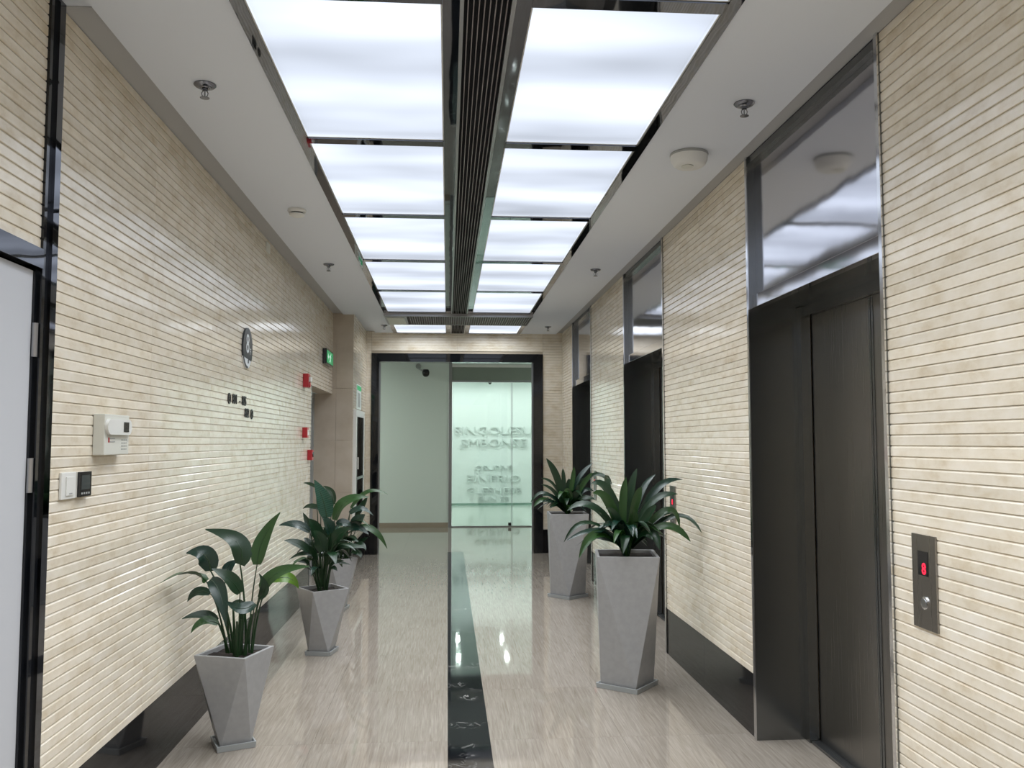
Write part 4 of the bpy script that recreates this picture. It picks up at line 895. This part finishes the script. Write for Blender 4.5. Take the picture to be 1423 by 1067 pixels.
def planter(t, c, h, st, sb, ra, rb):
    cx, cy = c; q = math.sqrt(.5); D = math.radians
    top = [D(ra + 45 + 90 * k) for k in range(4)]; z0 = .018
    def P(r, a, z): return (cx + r * math.cos(a), cy + r * math.sin(a), z)
    T = [P(st * q, a, h) for a in top]
    ab = (rb - ra) % 90
    bot = [D(ra + 45 + 90 * k + ab) for k in range(4)]           # bottom corner k lies between top corners k and k+1
    Bt = [P(sb * q, a, z0) for a in bot]
    ti = st - .034
    I1 = [P(ti * q, a, h) for a in top]; I2 = [P((ti - .01) * q, a, h - .05) for a in top]
    mb = MB(); mb.v = T + Bt + I1 + I2
    for k in range(4):
        n = (k + 1) % 4
        mb.f += [(k, 4 + k, n), (4 + k, 4 + n, n), (k, n, 8 + n, 8 + k), (8 + k, 8 + n, 12 + n, 12 + k)]
    mb.f += [(7, 6, 5, 4), (12, 13, 14, 15)]
    mb.obj('planter', M['pot'], t, bevel=.0025)
    so = MB(); n = 8
    so.v = [P((ti - .006) * q, a, h - .0495) for a in top] + [P((ti - .006) * q, a, h - .022) for a in top]
    so.f = [(0, 3, 2, 1), (4, 5, 6, 7)] + [(k, (k + 1) % 4, 4 + (k + 1) % 4, 4 + k) for k in range(4)]
    me = so.mesh('soil', M['soil']); bm = bmesh.new(); bm.from_mesh(me)
    bmesh.ops.subdivide_edges(bm, edges=bm.edges, cuts=5, use_grid_fill=True)
    for vv in bm.verts:
        if vv.co.z > h - .03: vv.co.z += rng.uniform(-.004, .006)
    bm.to_mesh(me); bm.free(); put('soil', me, t)
    ss = sb + .036; sa = MB()
    R1 = [P(ss * q, a, 0) for a in bot]; R2 = [P((ss + .008) * q, a, .030) for a in bot]; R3 = [P((ss - .008) * q, a, .030) for a in bot]; R4 = [P((ss - .012) * q, a, .0175) for a in bot]
    sa.v = R1 + R2 + R3 + R4
    for k in range(4):
        n = (k + 1) % 4
        for l in range(3): sa.f.append((l * 4 + k, l * 4 + n, l * 4 + 4 + n, l * 4 + 4 + k))
    sa.f += [(3, 2, 1, 0), (12, 13, 14, 15)]
    sa.obj('saucer', M['saucer'], t, bevel=.002)
def shift(row, c0, c1): return row
def plant(c, h, st, sb, ra, rb, table, kind, lab):
    t = thing('potted_plant', (c[0], c[1], 0), lab, 'potted plant', 'planters along the lobby walls')
    planter(t, c, h, st, sb, ra, rb)
    for pts, w, col in table: leaf(t, pts, w, col, kind)
    return t
p1 = plant((-1.055, 4.525), .46, .28, .145, -18, 24, PADDLE, 'paddle', 'nearest left planter with a tall broad paddle-leaved plant')
for i in range(9):                                                # sheathing stems at the foot of the clump
    a = rng.uniform(0, 2 * PI); r = rng.uniform(.0, .035); x, y = -1.035 + r * math.cos(a), 4.525 + r * math.sin(a)
    MB().tube([(x, y, .43), (x + (x + 1.04) * .3, y + (y - 4.525) * .3, .53), (x + (x + 1.04) * .9, y + (y - 4.525) * .8, .60 + rng.uniform(0, .07))], .011, .005, 7).obj('stem', M['petiole'], p1, smooth=True)
p2 = plant((-.885, 6.40), .46, .28, .145, 33, -12, LILY_NEAR, 'paddle', 'second left planter with a dense dark lily-like plant')
p3 = plant((-.985, 8.03), .46, .27, .145, 34.6, -10, LILY_FAR, 'paddle', 'third left planter, half hidden behind the dense lily-like plant')
p4 = plant((1.113, 5.41), .81, .375, .24, -7.7, -39.7, STRAP_NEAR, 'strap', 'bigger right planter with a rosette of arching strap leaves, before the second lift')
p5 = plant((1.175, 8.52), .81, .375, .24, -2, 41, STRAP_FAR, 'strap', 'farther right planter with strap leaves, beside the third lift')
for t, (cx, cy), n in ((p4, (1.113, 5.41), 22), (p5, (1.175, 8.52), 20)):    # inner leaves of the rosettes
    for i in range(n):
        a = 2 * PI * i / n + rng.uniform(-.2, .2); L = rng.uniform(.24, .38); el = rng.uniform(.55, 1.3)
        p0 = Vector((cx + .02 * math.cos(a), cy + .02 * math.sin(a), .79)); dx = Vector((math.cos(a), math.sin(a), 0))
        pc = p0 + dx * L * .35 * math.cos(el) + Vector((0, 0, L * .85 * math.sin(el))); pe = p0 + dx * L * (.5 + .5 * math.cos(el)) * .9 + Vector((0, 0, L * (.95 * math.sin(el) - .35)))
        pc.x = min(pc.x, 1.52); pe.x = min(pe.x, 1.52)
        leaf(t, (p0, pc, pe), rng.uniform(.036, .05), rng.choice([0, 0, 1, 2]), 'strap', Vector((0, 0, 1)) - dx * .3)
    MB().tube([(cx, cy, .77), (cx, cy, .90), (cx + .005, cy, 1.0)], .022, .012, 8).obj('stem', M['petiole'], t, smooth=True)
for t, (cx, cy), n in ((p2, (-.885, 6.40), 14), (p3, (-.985, 8.03), 14)):
    for i in range(n):
        a = 2 * PI * i / n + rng.uniform(-.25, .25); dx = Vector((math.cos(a), math.sin(a), 0)); hgt = rng.uniform(.16, .34)
        p0 = Vector((cx, cy, .43)) + dx * .03; pb = p0 + dx * .06 + Vector((0, 0, hgt)); pm = (p0 + pb) / 2 - dx * .01
        L = rng.uniform(.14, .22); pc = pb + dx * L * .5 + Vector((0, 0, L * .35)); pe = pb + dx * L + Vector((0, 0, -L * rng.uniform(0, .5)))
        leaf(t, (p0, pm, pb, pc, pe), rng.uniform(.05, .08), rng.choice([0, 0, 1, 2]), 'paddle', Vector((0, 0, 1)) - dx * .3)
